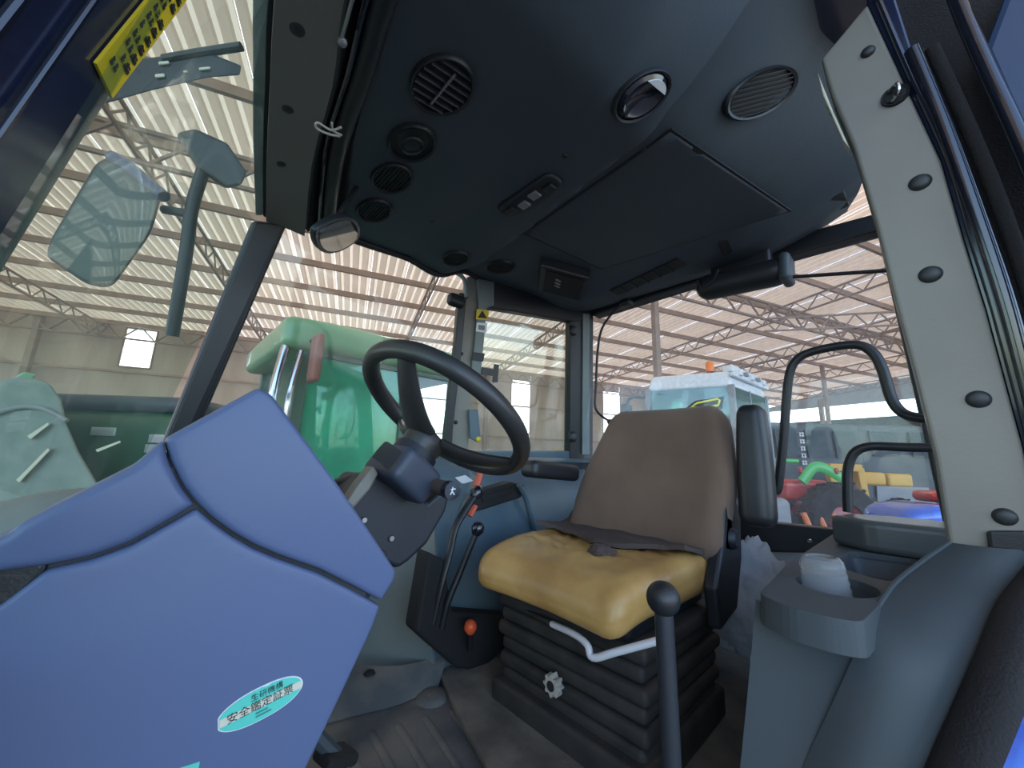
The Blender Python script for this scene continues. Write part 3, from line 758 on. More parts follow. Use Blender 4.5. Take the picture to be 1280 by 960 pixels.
# roof hatch panel: plate under the recess with a dark joint round it
hc = [hitceil(px, py) for px, py in ((655, 291), (752, 334), (984, 249), (838, 160))]
hz_ = min(q.z for q in hc)-.004
cen = sum(hc, V())/4
bm = BM(); pillow(bm, [(q.x, q.y) for q in hc], lambda u, v, d: V((u, v, hz_+d)), .006, .006, 16); hp = obj('roof_hatch', bm, 'headliner', ceil)
tag(hp, 'flat hatch panel with dark joint')
bm = BM(); prism(bm, [V((*(cen+(q-cen)*1.022).xy, hz_+.0035)) for q in hc], (0, 0, .003)); obj('hatch_gap', bm, 'headliner_dark', hp, smooth=False)
for px, py in ((846, 337), (705, 315)):
    pass
# rear ceiling vents
for quad in (((762, 362), (846, 322), (858, 330), (772, 368)), ((897, 302), (1055, 238), (1062, 255), (905, 318))):
    pts = [hitceil(*q) for q in quad]; nn = V((0, 0, -1)); bm = BM()
    prism(bm, [p+V((0, 0, .004)) for p in pts], V((0, 0, -.012))); vb = obj('slot_vent', bm, 'headliner_dark', ceil, smooth=False, bevel=.003)
    for k in range(1, 6):
        a = pts[0].lerp(pts[1], k/6); b_ = pts[3].lerp(pts[2], k/6); bm = BM(); bar(bm, a+V((0, 0, -.010)), b_+V((0, 0, -.010)), .003, .006); obj('vent_slat', bm, 'plug', vb, smooth=False)
# radio in the rear corner
rc = [hitceil(*q) for q in ((676, 328), (738, 345), (726, 374), (672, 360))]; _z = min(q.z for q in rc); rc = [oZ(*q, _z-.004) for q in ((676, 328), (738, 345), (726, 374), (672, 360))]
bm = BM(); prism(bm, [q+V((0, 0, .03)) for q in rc], (0, 0, -.044)); rd = obj('radio', bm, 'black_plastic', ceil, smooth=False, bevel=.006)
mid = sum(rc, V())/4
bm = BM(); prism(bm, [V((*(mid+(q-mid)*.78).xy, q.z-.0165)) for q in rc], (0, 0, -.004)); obj('radio_face', bm, 'black_matte', rd, smooth=False)
for k in range(3):
    q = mid.lerp(rc[0], .25)+(rc[3]-rc[0])*(.12*k-.1); bm = BM(); box(bm, (q.x, q.y, mid.z-.024), (.03, .008, .004)); obj('radio_button', bm, 'steel_grey', rd, smooth=False)

# ---- left B pillar (beige, with plugs)
XBL = lambda z: 1.0-.075*(z+.13)
def oBL(px, py, dx=0):
    X = 1.0
    for _ in range(12): X = XBL(oX(px, py, X).z)+dx
    return oX(px, py, X)
bm = BM(); prism(bm, [oBL(*p) for p in ((1026, 74), (1084, 4), (1126, 94), (1176, 200), (1204, 297), (1232, 386), (1279, 561), (1306, 700), (1187, 688), (1170, 574), (1145, 474), (1120, 380), (1095, 280), (1066, 182), (1040, 120))], (.07, 0, 0))
pB = struct(obj('trim_1', bm, 'beige_trim', smooth=False, bevel=.006, bseg=3)); tag(pB, 'beige door pillar with black plugs')
def plug(parent, c, n, r, m='plug', name='plug'):
    bm = BM(); lathe(bm, [(0, .007), (r*.55, .0065), (r*.85, .004), (r, -.001)], c, n, 22); return obj(name, bm, m, parent)
for px, py, r in ((1085, 65, .012), (1150, 228, .016), (1163, 343, .016), (1223, 499, .015), (1256, 646, .014)):
    plug(pB, oBL(px, py), (-1, 0, -.07), r)
q = oBL(1119, 120); bm = BM(); lathe(bm, [(.014, 0), (.020, .004), (.020, -.004)], q, (-1, 0, 0), 20); lathe(bm, [(0, .002), (.015, .002)], q, (-1, 0, 0), 20); st = obj('striker_cup', bm, 'black_matte', pB)
bm = BM(); tube(bm, crom([q+V((-.004, .006, .012)), q+V((-.018, -.004, .010)), q+V((-.018, -.004, -.008)), q+V((-.004, .006, -.010))], 4), .004, 8); obj('striker', bm, 'chrome', st)
bm = BM(); prism(bm, [oBL(*p, -.01) for p in ((1234, 664), (1285, 664), (1285, 706), (1246, 706), (1236, 684))], (.02, 0, 0)); obj('lower_latch', bm, 'black_plastic', pB, smooth=False, bevel=.004)
bm = BM(); prism(bm, [oBL(*p, .005) for p in ((1022, 90), (1042, 140), (1062, 185), (1054, 176), (1028, 118))], (.03, 0, 0)); obj('trim_clip', bm, 'cream_label', pB, smooth=False, bevel=.003)
# outer side of the pillar, seals, open door
bm = BM(); prism(bm, [oBL(*p, .004) for p in ((1084, 4), (1078, -40), (1108, -40), (1150, 90), (1206, 220), (1262, 390), (1340, 700), (1306, 700), (1279, 561), (1232, 386), (1204, 297), (1176, 200), (1126, 94))], (.06, 0, 0)); struct(obj('trim_2', bm, 'navy_paint', smooth=False, bevel=.004))
bm = BM(); tube(bm, crom([oBL(*p, -.006) for p in ((1094, -10), (1136, 88), (1186, 196), (1216, 294), (1244, 384), (1292, 560), (1322, 700))], 6), .0048, 8); s_ = struct(obj('trim_3', bm, 'black_gloss'))
bm = BM(); tube(bm, crom([oBL(*p, -.01) for p in ((1140, 60), (1178, 150), (1222, 270), (1262, 390), (1300, 540))], 6), .010, 12, ry=.006); obj('seal_glint_tube', bm, 'black_gloss', s_)
bm = BM(); tube(bm, crom([oBL(*p, .005) for p in ((1165, 60), (1215, 170), (1262, 290), (1310, 440), (1360, 600))], 6), .010, 12); obj('seal_glint_tube', bm, 'black_rubber', s_)
bm = BM(); prism(bm, [oBL(*p, .035) for p in ((1070, -80), (1420, -80), (1420, 760), (1310, 720), (1180, 200))], (.04, 0, 0)); obj('door_gap', bm, 'black_rubber', s_, smooth=False)
door = thing('door_1', None, None, (.9, -.2, FZ)); struct(door)
bm = BM(); tube(bm, crom([oX(*p, .9) for p in ((1175, -60), (1200, 10), (1235, 90), (1268, 160), (1310, 260), (1360, 420))], 6), .011, 12); obj('door_frame', bm, 'black_gloss', door)
bm = BM(); prism(bm, [oX(*p, .92) for p in ((1228, 66), (1275, -60), (1420, -60), (1420, 420), (1330, 300))], (.02, 0, 0)); obj('door_panel', bm, 'door_inner_blue', door, smooth=False, bevel=.01)

# ---- right-hand side: plane of the rear quarter window and the B and C pillars
PB0 = V((1.035, 1.35, .834)); PB1 = V((1.06, 1.45, .014)); PC0 = V((1.6, 1.15, .81))
nQ = (PB1-PB0).cross(PC0-PB0).normalized()
if nQ.y > 0: nQ = -nQ                                   # faces the cab
oQ = lambda px, py, k=0: oP(px, py, PB0+nQ*k, nQ)
def qpoly(name, pts, m, k, thick, parent=None, **kw):
    bm = BM(); prism(bm, [oQ(*p, k) for p in pts], -nQ*thick); return obj(name, bm, m, parent, smooth=False, **kw)
pR = struct(qpoly('trim_4', ((584, 346), (601, 342), (598, 400), (591, 470), (585, 566), (585, 640), (553, 640), (560, 566), (571, 460), (580, 380)), 'beige_trim', .03, .06, bevel=.004)); tag(pR, 'beige far pillar with belt guide')
qpoly('belt_guide', ((597, 348), (618, 352), (618, 382), (609, 384), (603, 452), (600, 476), (588, 474), (592, 440), (598, 380)), 'teal_pale', .055, .03, pR, bevel=.005)
qpoly('guide_label', ((596, 386), (611, 388), (610, 400), (595, 399)), 'yellow_label', .058, .003, pR)
gl_ = qpoly('guide_label', ((596, 403), (609, 404), (608, 416), (595, 414)), 'white_label', .058, .003, pR)
bm = BM(); prism(bm, [oQ(*p, .0595) for p in ((603, 388), (609, 398), (597, 397))], -nQ*.001); obj('warning_triangle', bm, 'ink', pR, smooth=False)
bm = BM(); prism(bm, [oQ(*p, .0595) for p in ((598, 406), (606, 407), (606, 413), (598, 412))], -nQ*.001); obj('label_mark', bm, 'teal_pale', pR, smooth=False)
qpoly('guide_window', ((592, 440), (606, 442), (604, 452), (590, 450)), 'column_black', .060, .004, pR)
qpoly('guide_hook', ((603, 459), (618, 462), (618, 455), (624, 456), (622, 478), (616, 478), (617, 470), (602, 468)), 'black_plastic', .06, .01, pR)
for px, py in ((577, 442), (570, 528)): plug(pR, oQ(px, py, .032), nQ, .009)
qpoly('belt_bracket', ((586, 512), (598, 512), (601, 545), (597, 553), (588, 548)), 'teal_plastic', .06, .02, pR, bevel=.004)
plug(pR, oQ(598, 549, .062), nQ, .012, 'yellow_label', 'belt_button')
# black door frame edge just ahead of it, and the hook at its top
d4 = struct(qpoly('trim_5', ((574, 366), (584, 366), (577, 440), (566, 540), (562, 640), (548, 640), (556, 540), (569, 430)), 'black_plastic', .05, .05, bevel=.004))
bm = BM(); rbox(bm, oQ(570, 376, .07), (.085, .05, .06), .022, 3); obj('door_catch', bm, 'black_plastic', d4)
# C pillar
pC = struct(qpoly('trim_6', ((714, 380), (742, 384), (741, 600), (712, 600)), 'black_plastic', .035, .06, bevel=.004))
qpoly('pillar_face', ((729, 392), (737, 393), (737, 568), (728, 568)), 'teal_pale', .045, .01, pC)
for px, py in ((716, 413), (716, 546)):
    bm = BM(); rbox(bm, oQ(px, py, .055), (.05, .03, .055), .018, 3); obj('window_hinge', bm, 'black_plastic', pC)
# frames round the quarter window and its pane
w3 = thing('window_3', None, None, (1.35, 1.3, 0)); struct(w3)
qpoly('pane', ((600, 372), (722, 398), (722, 570), (580, 566)), 'glass_clear', -.002, .006, w3)
qpoly('frame_rail', ((575, 565), (722, 564), (722, 580), (575, 582)), 'teal_plastic', .03, .05, w3, bevel=.004)
qpoly('frame_rail', ((600, 330), (740, 380), (740, 400), (718, 402), (604, 383)), 'black_plastic', .04, .06, w3, bevel=.006)

# ---- right-hand A pillar and the right door window
AT0, AT1 = oY(316, 274, 1.12), oY(360, 278, 1.12)
AB0, AB1 = oY(203, 552, 1.2), oY(258, 516, 1.2)
ext = lambda a, b_, k: a+(b_-a)*k
bm = BM(); hexa(bm, [ext(AT0, AB0, 2.0), ext(AT1, AB1, 2.0), ext(AT1, AB1, 2.0)+V((0, .06, 0)), ext(AT0, AB0, 2.0)+V((0, .06, 0))], [AT0, AT1, AT1+V((0, .06, 0)), AT0+V((0, .06, 0))])
struct(obj('trim_7', bm, 'black_plastic', smooth=False, bevel=.01, bseg=3))
w2 = thing('window_2', None, None, (.6, 1.3, 0)); struct(w2)
bm = BM(); e1 = lambda z: AT1.lerp(AB1, (AT1.z-z)/(AT1.z-AB1.z)); e2 = lambda z: PB0.lerp(PB1, (PB0.z-z)/(PB0.z-PB1.z))
rows = []
for z, zt in ((-.6, -.6), (-.2, -.2), (.2, .2), (.45, .5), (.66, .8)):
    a = e1(z); b_ = e2(zt); rows.append([a.lerp(b_, k/6)+V((0, .02*math.sin(math.pi*k/6)+.02, 0)) for k in range(7)])
sheet(bm, rows, 0); obj('pane', bm, 'glass_clear', w2, recalc=False)
# headliner side rim over the right door
rim = [V((X, lerp_tab(YR, X)+.004, zceil(X, lerp_tab(YR, X))-.004)) for X in (.18, .3, .45, .6, .75, .9, 1.03)]
bm = BM(); tube(bm, crom(rim, 4), .012, 10, ry=.014); struct(obj('trim_8', bm, 'black_plastic'))
bm = BM(); tube(bm, crom([oQ(560, 338, .05), oQ(574, 343, .05), oQ(581, 352, .05), oQ(583, 372, .05)], 5), .010, 10); struct(obj('trim_9', bm, 'teal_pale'))

# ---- windscreen, its header and the left A pillar
w1 = thing('window_1', None, None, (0, .65, 0)); struct(w1)
def scr(Y, z):
    k = (Y-.2)/.95; k = max(0, min(1, k)); xl = -.048+.15*z; xr = .0+.20*z
    return V((xl+(xr-xl)*k-.05*math.sin(math.pi*k), Y, z))
bm = BM(); sheet(bm, [[scr(.17+.98*i/14, z) for i in range(15)] for z in (-.3, -.1, .1, .3, .5, .66)], 0); obj('pane', bm, 'glass_screen', w1, recalc=False)
hl = [(.13, 1.12), (.08, .85), (.05, .67), (.03, .55), (.015, .42), (.02, .28), (.03, .18)]
hr = [(.23, 1.14), (.16, .83), (.13, .61), (.10, .48), (.09, .38), (.10, .26), (.11, .16)]
bm = BM(); sheet(bm, [[V((x, y_, .615)) for x, y_ in hl], [V(((a[0]+b_[0])/2, (a[1]+b_[1])/2, .622)) for a, b_ in zip(hl, hr)], [V((x, y_, .625)) for x, y_ in hr]], .02, 1, 3)
hd = struct(obj('trim_10', bm, 'headliner_beige' if 'headliner_beige' in MATS else mat('headliner_beige', (.17, .17, .15), .6, bump=.1, bscale=200), recalc=False)); tag(hd, 'grey windscreen header with dark plugs')
for px, py in ((370, 33), (358, 133), (350, 202)): plug(hd, oZ(px, py, .605), (0, 0, -1), .014)
bm = BM(); sheet(bm, [[V((x-.022, y_, .605)) for x, y_ in hl], [V((x+.004, y_, .62)) for x, y_ in hl]], .004, 1, 3); obj('tint_band', bm, 'glass_band' if 'glass_band' in MATS else glass('glass_band', (.25, .30, .30), (.30, .34, .34), .45, .04, 4), hd, recalc=False)
bm = BM(); tube(bm, crom([V((x, y_, .612)) for x, y_ in hl], 3), .006, 8); obj('edge_seal', bm, 'black_rubber', hd)
# black channel between header and headliner with the roller blind
vr = [(.32, 1.13), (.21, .75), (.18, .55), (.17, .45), (.16, .36), (.16, .26), (.17, .16)]
bm = BM(); sheet(bm, [[V((x, y_, .628)) for x, y_ in hr], [V(((a[0]+b_[0])/2, (a[1]+b_[1])/2, .675)) for a, b_ in zip(hr, vr)], [V((x+.01, y_, .655)) for x, y_ in vr]], .01, 1, 3); struct(obj('trim_11', bm, 'black_matte', recalc=False))
vis = thing('roller_blind', 'black roller sun blind under the windscreen header', 'blind', (.17, .7, .64))
ax_ = [V(((a[0]+b_[0])/2+.012, (a[1]+b_[1])/2, .638)) for a, b_ in zip(hr, vr)]
bm = BM(); tube(bm, crom(ax_, 5), .018, 14); obj('roller', bm, 'black_plastic', vis)
bm = BM(); tube(bm, crom([q+V((-.022, 0, -.012)) for q in ax_], 5), .005, 8); obj('pull_bar', bm, 'black_gloss', vis)
for q in (ax_[0], ax_[-2]):
    bm = BM(); rbox(bm, q, (.05, .03, .045), .01, 3); obj('bracket', bm, 'black_plastic', vis)
bm = BM(); q0, q1 = oZ(443, -10, .60), oZ(428, 45, .60); tube(bm, [q0, q1], .0025, 8); lathe(bm, [(0, -.01), (.006, -.006), (.007, 0), (.004, .01), (0, .012)], oZ(428, 52, .6), (0, .5, 1), 12); obj('pull_cord', bm, 'steel_grey', vis)
q = oZ(413, 163, .595)
bm = BM(); tube(bm, crom([q+V((.018, .0, 0)), q+V((0, .006, -.004)), q+V((-.022, .004, -.008)), q+V((-.024, -.008, -.006)), q+V((0, -.004, -.002)), q+V((.012, -.022, 0))], 5), .0022, 6); tube(bm, [q+V((-.004, -.02, 0)), q+V((.004, .0, .002)), q+V((.02, -.004, 0))], .002, 6)
tag(obj('zip_tie', bm, 'zip_tie'), 'pale plastic tie looped round the roller sun blind', 'tie')
# left A pillar
PI = lambda z: V((-.037+.15*(z-.07), .2, z))
bm = BM(); hexa(bm, [PI(-.32), PI(-.32)+V((-.03, -.10, 0)), PI(-.32)+V((-.16, -.10, 0)), PI(-.32)+V((-.12, 0.0, 0))], [PI(.7), PI(.7)+V((-.03, -.10, 0)), PI(.7)+V((-.16, -.10, 0)), PI(.7)+V((-.12, .0, 0))])
pA = struct(obj('trim_12', bm, 'navy_paint', smooth=False, bevel=.012, bseg=4)); tag(pA, 'dark navy windscreen pillar')
for yo, r in ((.165, .0010), (.150, .0014), (.128, .0018)):  # thin glossy tubes added along the pillar for its highlight lines
    ks = [V((PI(z).x-.03*(.2-yo)/.1+.002, yo, z)) for z in (-.3, 0, .3, .68)]
    bm = BM(); tube(bm, ks, r, 8); obj('seal_glint_tube', bm, 'black_gloss', pA)
# yellow caution label in the corner of the windscreen
nS = V((.15, 0, 1)).cross(V((-.03, -.1, 0))).normalized()
if nS.x < 0: nS = -nS
oS = lambda px, py: oP(px, py, PI(.1)+nS*.0015, nS)
sq = [oS(121, 80), oS(141, 123), oS(252, -24), oS(205, -24)]
bm = BM(); prism(bm, sq, -nS*.001); yl_ = obj('caution_label', bm, 'yellow_label', smooth=False); tag(yl_, 'yellow caution label with black print beside the navy pillar', 'label')
eu = (sq[2]-sq[1]).normalized(); ev = (sq[0]-sq[1]).normalized(); Ls = (sq[2]-sq[1]).length; Hs = (sq[0]-sq[1]).length
for i in range(13):
    for j, (h0, h1) in enumerate(((.14, .42), (.50, .62), (.70, .82))):
        if (i*3+j*2) % 7 == 0: continue
        u0 = Ls*(.07+.07*i); bm = BM()
        for dd in ((0, h0, .0016, h1), (.0022, h0+.02, .003, h1-.05), (.0, (h0+h1)/2, .0035, (h0+h1)/2+.05)):
            a = sq[1]+eu*(u0+dd[0])+ev*Hs*dd[1]; c = sq[1]+eu*(u0+dd[2])+ev*Hs*dd[1]
            d = sq[1]+eu*(u0+dd[2])+ev*Hs*dd[3]; e = sq[1]+eu*(u0+dd[0])+ev*Hs*dd[3]
            prism(bm, [p_+nS*.0004 for p_ in (a, c, d, e)], nS*.0002)
        obj('print', bm, 'ink', yl_, smooth=False)

# ---- rear: header, window, sill
w4 = thing('window_4', None, None, (1.62, .6, 0)); struct(w4)
bm = BM(); sheet(bm, [[V((1.64+.03*math.sin(math.pi*k/8), -.02+1.2*k/8, z)) for k in range(9)] for z in (-.2, .1, .4, .8)], 0); obj('pane', bm, 'glass_dust_haze', w4, recalc=False)
bm = BM(); prism(bm, [oX(*p, 1.6) for p in ((736, 372), (900, 318), (1110, 262), (1110, 284), (880, 350), (740, 395))], (.07, 0, 0)); obj('frame_rail', bm, 'black_plastic', w4, smooth=False, bevel=.008)
bm = BM(); prism(bm, [oX(*p, 1.6) for p in ((700, 620), (931, 650), (1036, 661), (1100, 668), (1100, 700), (1036, 692), (925, 690), (700, 650))], (.06, 0, 0)); sl = obj('sill_rail', bm, 'black_plastic', w4, smooth=False, bevel=.008)
bm = BM(); lathe(bm, [(0, .004), (.006, .003), (.008, 0)], oX(1012, 676, 1.598), (-1, 0, 0), 12); obj('sill_screw', bm, 'chrome', sl)
bm = BM(); box(bm, (1.66, .6, -.45), (.05, 1.25, .44)); struct(obj('wall_rear', bm, 'machine_grey', smooth=False))
# left rear pillar standing behind the beige one
bm = BM(); prism(bm, [(1.6, .0, .8), (1.6, -.06, .8), (1.6, -.1, -.3), (1.6, -.04, -.3)], (.06, 0, 0)); struct(obj('trim_13', bm, 'black_plastic', smooth=False, bevel=.006))
# ---- outer skin below the windows (keeps the light out of the footwell)
bm = BM(); prism(bm, [(.0, 1.24, -.62), (1.06, 1.49, -.62), (1.62, 1.24, -.62), (1.62, 1.24, .0), (1.06, 1.49, -.0), (.75, 1.42, -.02), (.6, 1.39, -.25), (.0, 1.24, -.45)], (.01, .04, 0)); struct(obj('wall_right', bm, 'machine_grey', smooth=False))  # right-hand wall of the cab below the windows
bm = BM(); prism(bm, [(-.10, .2, -.66), (-.10, 1.25, -.66), (-.06, 1.25, -.12), (-.10, .7, -.12), (-.09, .2, -.12)], (-.04, 0, 0)); struct(obj('wall_front', bm, 'dash_dark', smooth=False))

# ================================================================== THINGS IN THE CAB
# ---- dashboard cowl (three panels with joints), seen from the side
DY = .38
dash = thing('dashboard', 'blue grey plastic dashboard cowl with curved seams below the windscreen', 'dashboard', (.05, .6, FZ))
def dpanel(name, pts, r=.010, dy=0.0, n=30, m='dash_plastic', rr=.008, crown=.006):
    P = [oY(*p, DY) for p in pts]; P = [(q.x, q.z) for q in P]
    P = roundpoly(P, rr, 4)
    bm = BM(); pillow(bm, P, lambda u, v, d: V((u, DY+dy+d, v)), r, .05, n, crown)
    return obj(name, bm, m, dash)
seam = [(205, 549), (213, 578), (228, 608), (246, 631), (268, 651), (292, 668), (318, 683), (346, 695), (400, 714), (440, 734), (480, 756)]
dn = lambda pts, dx_, dy_: [(a+dx_, b_+dy_) for a, b_ in pts]
dpanel('hood_panel', [(325, 483), (342, 492), (420, 600), (500, 716), (498, 728)]+dn(seam, 1.5, -1.2)[::-1], .005, .0, 34, rr=.004, crown=.004)
dpanel('upper_panel', dn(seam[:4], -1.5, 1)+[(215, 650), (160, 681), (110, 699), (52, 711), (-160, 740), (-160, 730), (-40, 692), (8, 668), (22, 656), (60, 636), (108, 612), (167, 582)], .006, .001, 26, rr=.003, crown=.003)
dpanel('side_panel', dn(seam[4:], -1, 4)+[(470, 785), (430, 870), (385, 965), (300, 1150), (-170, 1150), (-170, 860), (0, 758), (55, 716), (112, 703), (162, 685), (217, 654), (247, 637)], .004, .001, 40, rr=.003, crown=.004)
# core behind the panels
cp = [oY(*p, DY) for p in ((322, 500), (492, 712), (474, 750), (378, 955), (290, 1140), (-150, 1140), (-150, 760), (20, 690), (205, 570))]
bm = BM(); prism(bm, [q+V((0, .012, 0)) for q in cp], (0, .40, 0)); obj('core', bm, 'dash_dark', dash, smooth=False, bevel=.01)
bm = BM(); hexa(bm, [(-.08, .44, FZ), (.06, .44, FZ), (.06, .80, FZ), (-.08, .80, FZ)], [(-.08, .42, -.30), (.11, .42, -.30), (.11, .78, -.30), (-.08, .78, -.30)]); obj('pedestal', bm, 'dash_dark', dash, smooth=False, bevel=.01)
bm = BM(); prism(bm, [q+V((0, .008, 0)) for q in [oY(*p, DY) for p in ((-160, 690), (50, 700), (58, 712), (46, 730), (0, 772), (-160, 870))]], (0, .05, 0)); obj('side_grip', bm, 'black_plastic', dash, smooth=False, bevel=.004)
bm = BM(); sheet(bm, [[oY(*p, y_) for p in pp] for y_, pp in ((.46, ((-160, 745), (-30, 712), (20, 672), (60, 650))), (.5, ((-160, 668), (-20, 638), (50, 620), (106, 612))), (.62, ((-160, 660), (-20, 632), (50, 616), (110, 610))))], .008, 1, 3); obj('scuttle', bm, 'teal_pale', dash, recalc=False)
# certificate sticker
def dface(px, py, k=.0):
    q = oY(px, py, DY); return V((q.x, DY+.0008-k, q.z))
ctr = dface(328, 879); e_u = (dface(378, 855)-dface(276, 906)).normalized(); e_v = V((0, 1, 0)).cross(e_u)
if e_v.z < 0: e_v = -e_v
A_ = (dface(381, 856)-dface(272, 908)).length/2; B_ = A_*.42
sk = thing('certificate_sticker', 'oval turquoise sticker with Japanese writing on the dashboard side', 'sticker', ctr)
def oval(a, b_, k, clip=None, notch=False):
    out = []
    for i in range(64):
        t = 2*math.pi*i/64; u = a*math.copysign(abs(math.cos(t))**.85, math.cos(t)); v = b_*math.sin(t)
        if clip: v = max(clip[0], min(clip[1], v))
        u = max(u, -a*.955)
        if notch and .02*a < u < .14*a and v > 0: v -= b_*.07
        out.append(ctr+e_u*u+e_v*v+V((0, -k, 0)))
    return out
SKY_ = -.0035
bm = BM(); prism(bm, oval(A_, B_, .0), (0, .0015, 0)); obj('sticker_rim', bm, 'white_label', sk, smooth=False)
bm = BM(); prism(bm, oval(A_*.965, B_*.94, .0006, None, True), (0, .0005, 0)); obj('sticker_face', bm, 'teal_label', sk, smooth=False)
bm = BM(); prism(bm, oval(A_*.965, B_*.94, .0010, (-B_*.22, B_*.22)), (0, .0003, 0)); obj('sticker_band', bm, 'cream_label', sk, smooth=False)
RM = Matrix((e_u, e_v, V((0, -1, 0)))).transposed().to_4x4()
text_mesh('安全鑑定証票', A_*.255, Matrix.Translation(ctr+e_u*(-.02*A_)+V((0, -.0014, 0))) @ RM, 'ink', 'band_text', sk)
text_mesh('生研機構', A_*.19, Matrix.Translation(ctr+e_v*B_*.56+e_u*A_*.12+V((0, -.0012, 0))) @ RM, 'ink', 'top_text', sk)
bm = BM()
for u, v, L_ in ((-.02, -.42, .28), (.02, -.62, .36)): prism(bm, [ctr+e_u*A_*(u+s*L_/2)+e_v*B_*(v+t)+V((0, -.0012, 0)) for s, t in ((-1, -.04), (1, -.04), (1, .04), (-1, .04))], (0, -.0002, 0))
obj('fine_print', bm, 'ink_faint', sk, smooth=False)
bm = BM(); prism(bm, [dface(*p) for p in ((222, 962), (250, 953), (246, 975), (200, 985))], (0, .001, 0)); tag(obj('corner_sticker', bm, 'teal_label', smooth=False), 'plain turquoise sticker at the foot of the dashboard side', 'sticker')

# ---- steering wheel
Wc = V((.424, .65, .079)); TA = math.radians(36); Wn = V((math.sin(TA), 0, math.cos(TA))); R_ = .176
We1 = V((math.cos(TA), 0, -math.sin(TA))); We2 = V((0, 1, 0))       # towards driver / to the right
sw = thing('steering_wheel', 'black steering wheel with thick rim and two broad spokes', 'steering wheel', Wc-Wn*.07)
wp = lambda a, r=R_, h=0.0: Wc+(We1*math.cos(a)+We2*math.sin(a))*r+Wn*h
bm = BM(); tube(bm, [wp(2*math.pi*k/64) for k in range(64)], .0165, 14, closed=True, ry=.0185, upish=Wn); rm_ = obj('rim', bm, 'wheel_rubber', sw)
for a in (.55, 2.4):
    bm = BM(); tube(bm, [wp(a-.012), wp(a), wp(a+.012)], .0172, 14, ry=.0192, upish=Wn); obj('rim_joint', bm, 'plug', rm_)
hub = Wc-Wn*.062
for a in (math.radians(332), math.radians(203), math.radians(88)):
    pts = []; ww = []; hh = []
    for k in range(9):
        t = k/8; r = .028+(R_-.030)*t; h = -.060+.060*(t**1.6)
        pts.append(wp(a, r, h)); ww.append(.036-.018*t); hh.append(.013-.003*t)
    bm = BM(); tube(bm, pts, ww, 14, ry=hh, upish=Wn); obj('spoke', bm, 'wheel_rubber', sw)
bm = BM(); lathe(bm, [(0, .010), (.028, .010), (.037, .006), (.041, .0), (.040, -.015), (.034, -.04)], hub, Wn, 28); obj('hub', bm, 'wheel_rubber', sw)

# ---- steering column with display box
cl = thing('steering_column', 'black steering column with display box and screws below the wheel', 'column', (.28, .65, FZ))
cA = hub-Wn*.05
bm = BM(); tube(bm, [hub-Wn*.03, hub-Wn*.16], [.042, .05], 20); obj('column_tube', bm, 'column_black', cl)
bm = BM(); prism(bm, [oY(*p, .60) for p in ((470, 592), (535, 628), (568, 600), (558, 640), (535, 680), (512, 702), (498, 712), (470, 700), (430, 680), (420, 655), (445, 622))], (0, .14, 0)); cc = obj('column_cover', bm, 'column_black', cl, smooth=False, bevel=.008, bseg=3)
for px, py in ((455, 650), (489, 673)):
    bm = BM(); lathe(bm, [(0, .003), (.004, .003), (.0055, 0)], oY(px, py, .599), (0, -1, 0), 12); obj('cover_screw', bm, 'chrome', cc)
for px, py in ((441, 672), (462, 682), (477, 693)):
    bm = BM(); rbox(bm, oY(px, py, .596), (.016, .01, .012), .003, 2, rot=axes((.6, 0, -.6))); obj('switch_blank', bm, 'black_plastic', cc)
bc = oY(503, 591, .60); RB = axes(V((.80, .12, -.58)), Wn)
bm = BM(); rbox(bm, bc, (.088, .10, .062), .014, 4, rot=RB); db = obj('display_box', bm, 'display_case', cl)
oB = lambda px, py, k=.0: oP(px, py, bc+RB @ V((0, -.0515, 0)), RB @ V((0, 1, 0)))
bm = BM(); prism(bm, roundpoly([oB(*p) for p in ((466, 571), (483, 551), (503, 565), (486, 587))], .004, 3), RB @ V((0, .003, 0))); obj('display_screen', bm, 'screen', db, smooth=False)
bm = BM(); prism(bm, [oY(*p, .585) for p in ((467, 582), (474, 592), (463, 612), (442, 636), (432, 630), (448, 606))], (0, .03, 0)); obj('cream_cover', bm, 'beige_trim', cl, smooth=False, bevel=.004)
bm = BM(); prism(bm, [oY(*p, .59) for p in ((431, 632), (440, 640), (426, 658), (416, 650))], (0, .03, 0)); obj('cream_cover', bm, 'beige_trim', cl, smooth=False, bevel=.004)
bm = BM(); q0, q1 = oY(527, 603, .60), oY(560, 612, .52); tube(bm, crom([q0, q0.lerp(q1, .5), q1], 4), .013, 12); sk2 = obj('stalk', bm, 'cloth_dark', cl)
bm = BM(); tube(bm, [q1, q1+(q1-q0).normalized()*.012], .0145, 16); obj('stalk_cap', bm, 'black_gloss', sk2)
dq = (q1-q0).normalized(); e0 = q1+dq*.0125; fr_ = disc_frame(dq, (0, 0, 1))
bm = BM()
for a, b_ in (((.006, .0), (-.001, .001)), ((-.001, .001), (-.006, .004)), ((-.001, .001), (-.006, -.004)), ((.003, -.005), (.002, .004))): bar(bm, e0+fr_ @ V((*a, 0)), e0+fr_ @ V((*b_, 0)), .0016, .0016)
obj('stalk_icon', bm, 'white_label', sk2, smooth=False)
bm = BM(); tube(bm, crom([oY(390, 616, .75), oY(420, 606, .72), oY(448, 598, .68)], 4), .011, 10); obj('grab_bar', bm, 'black_plastic', cl)

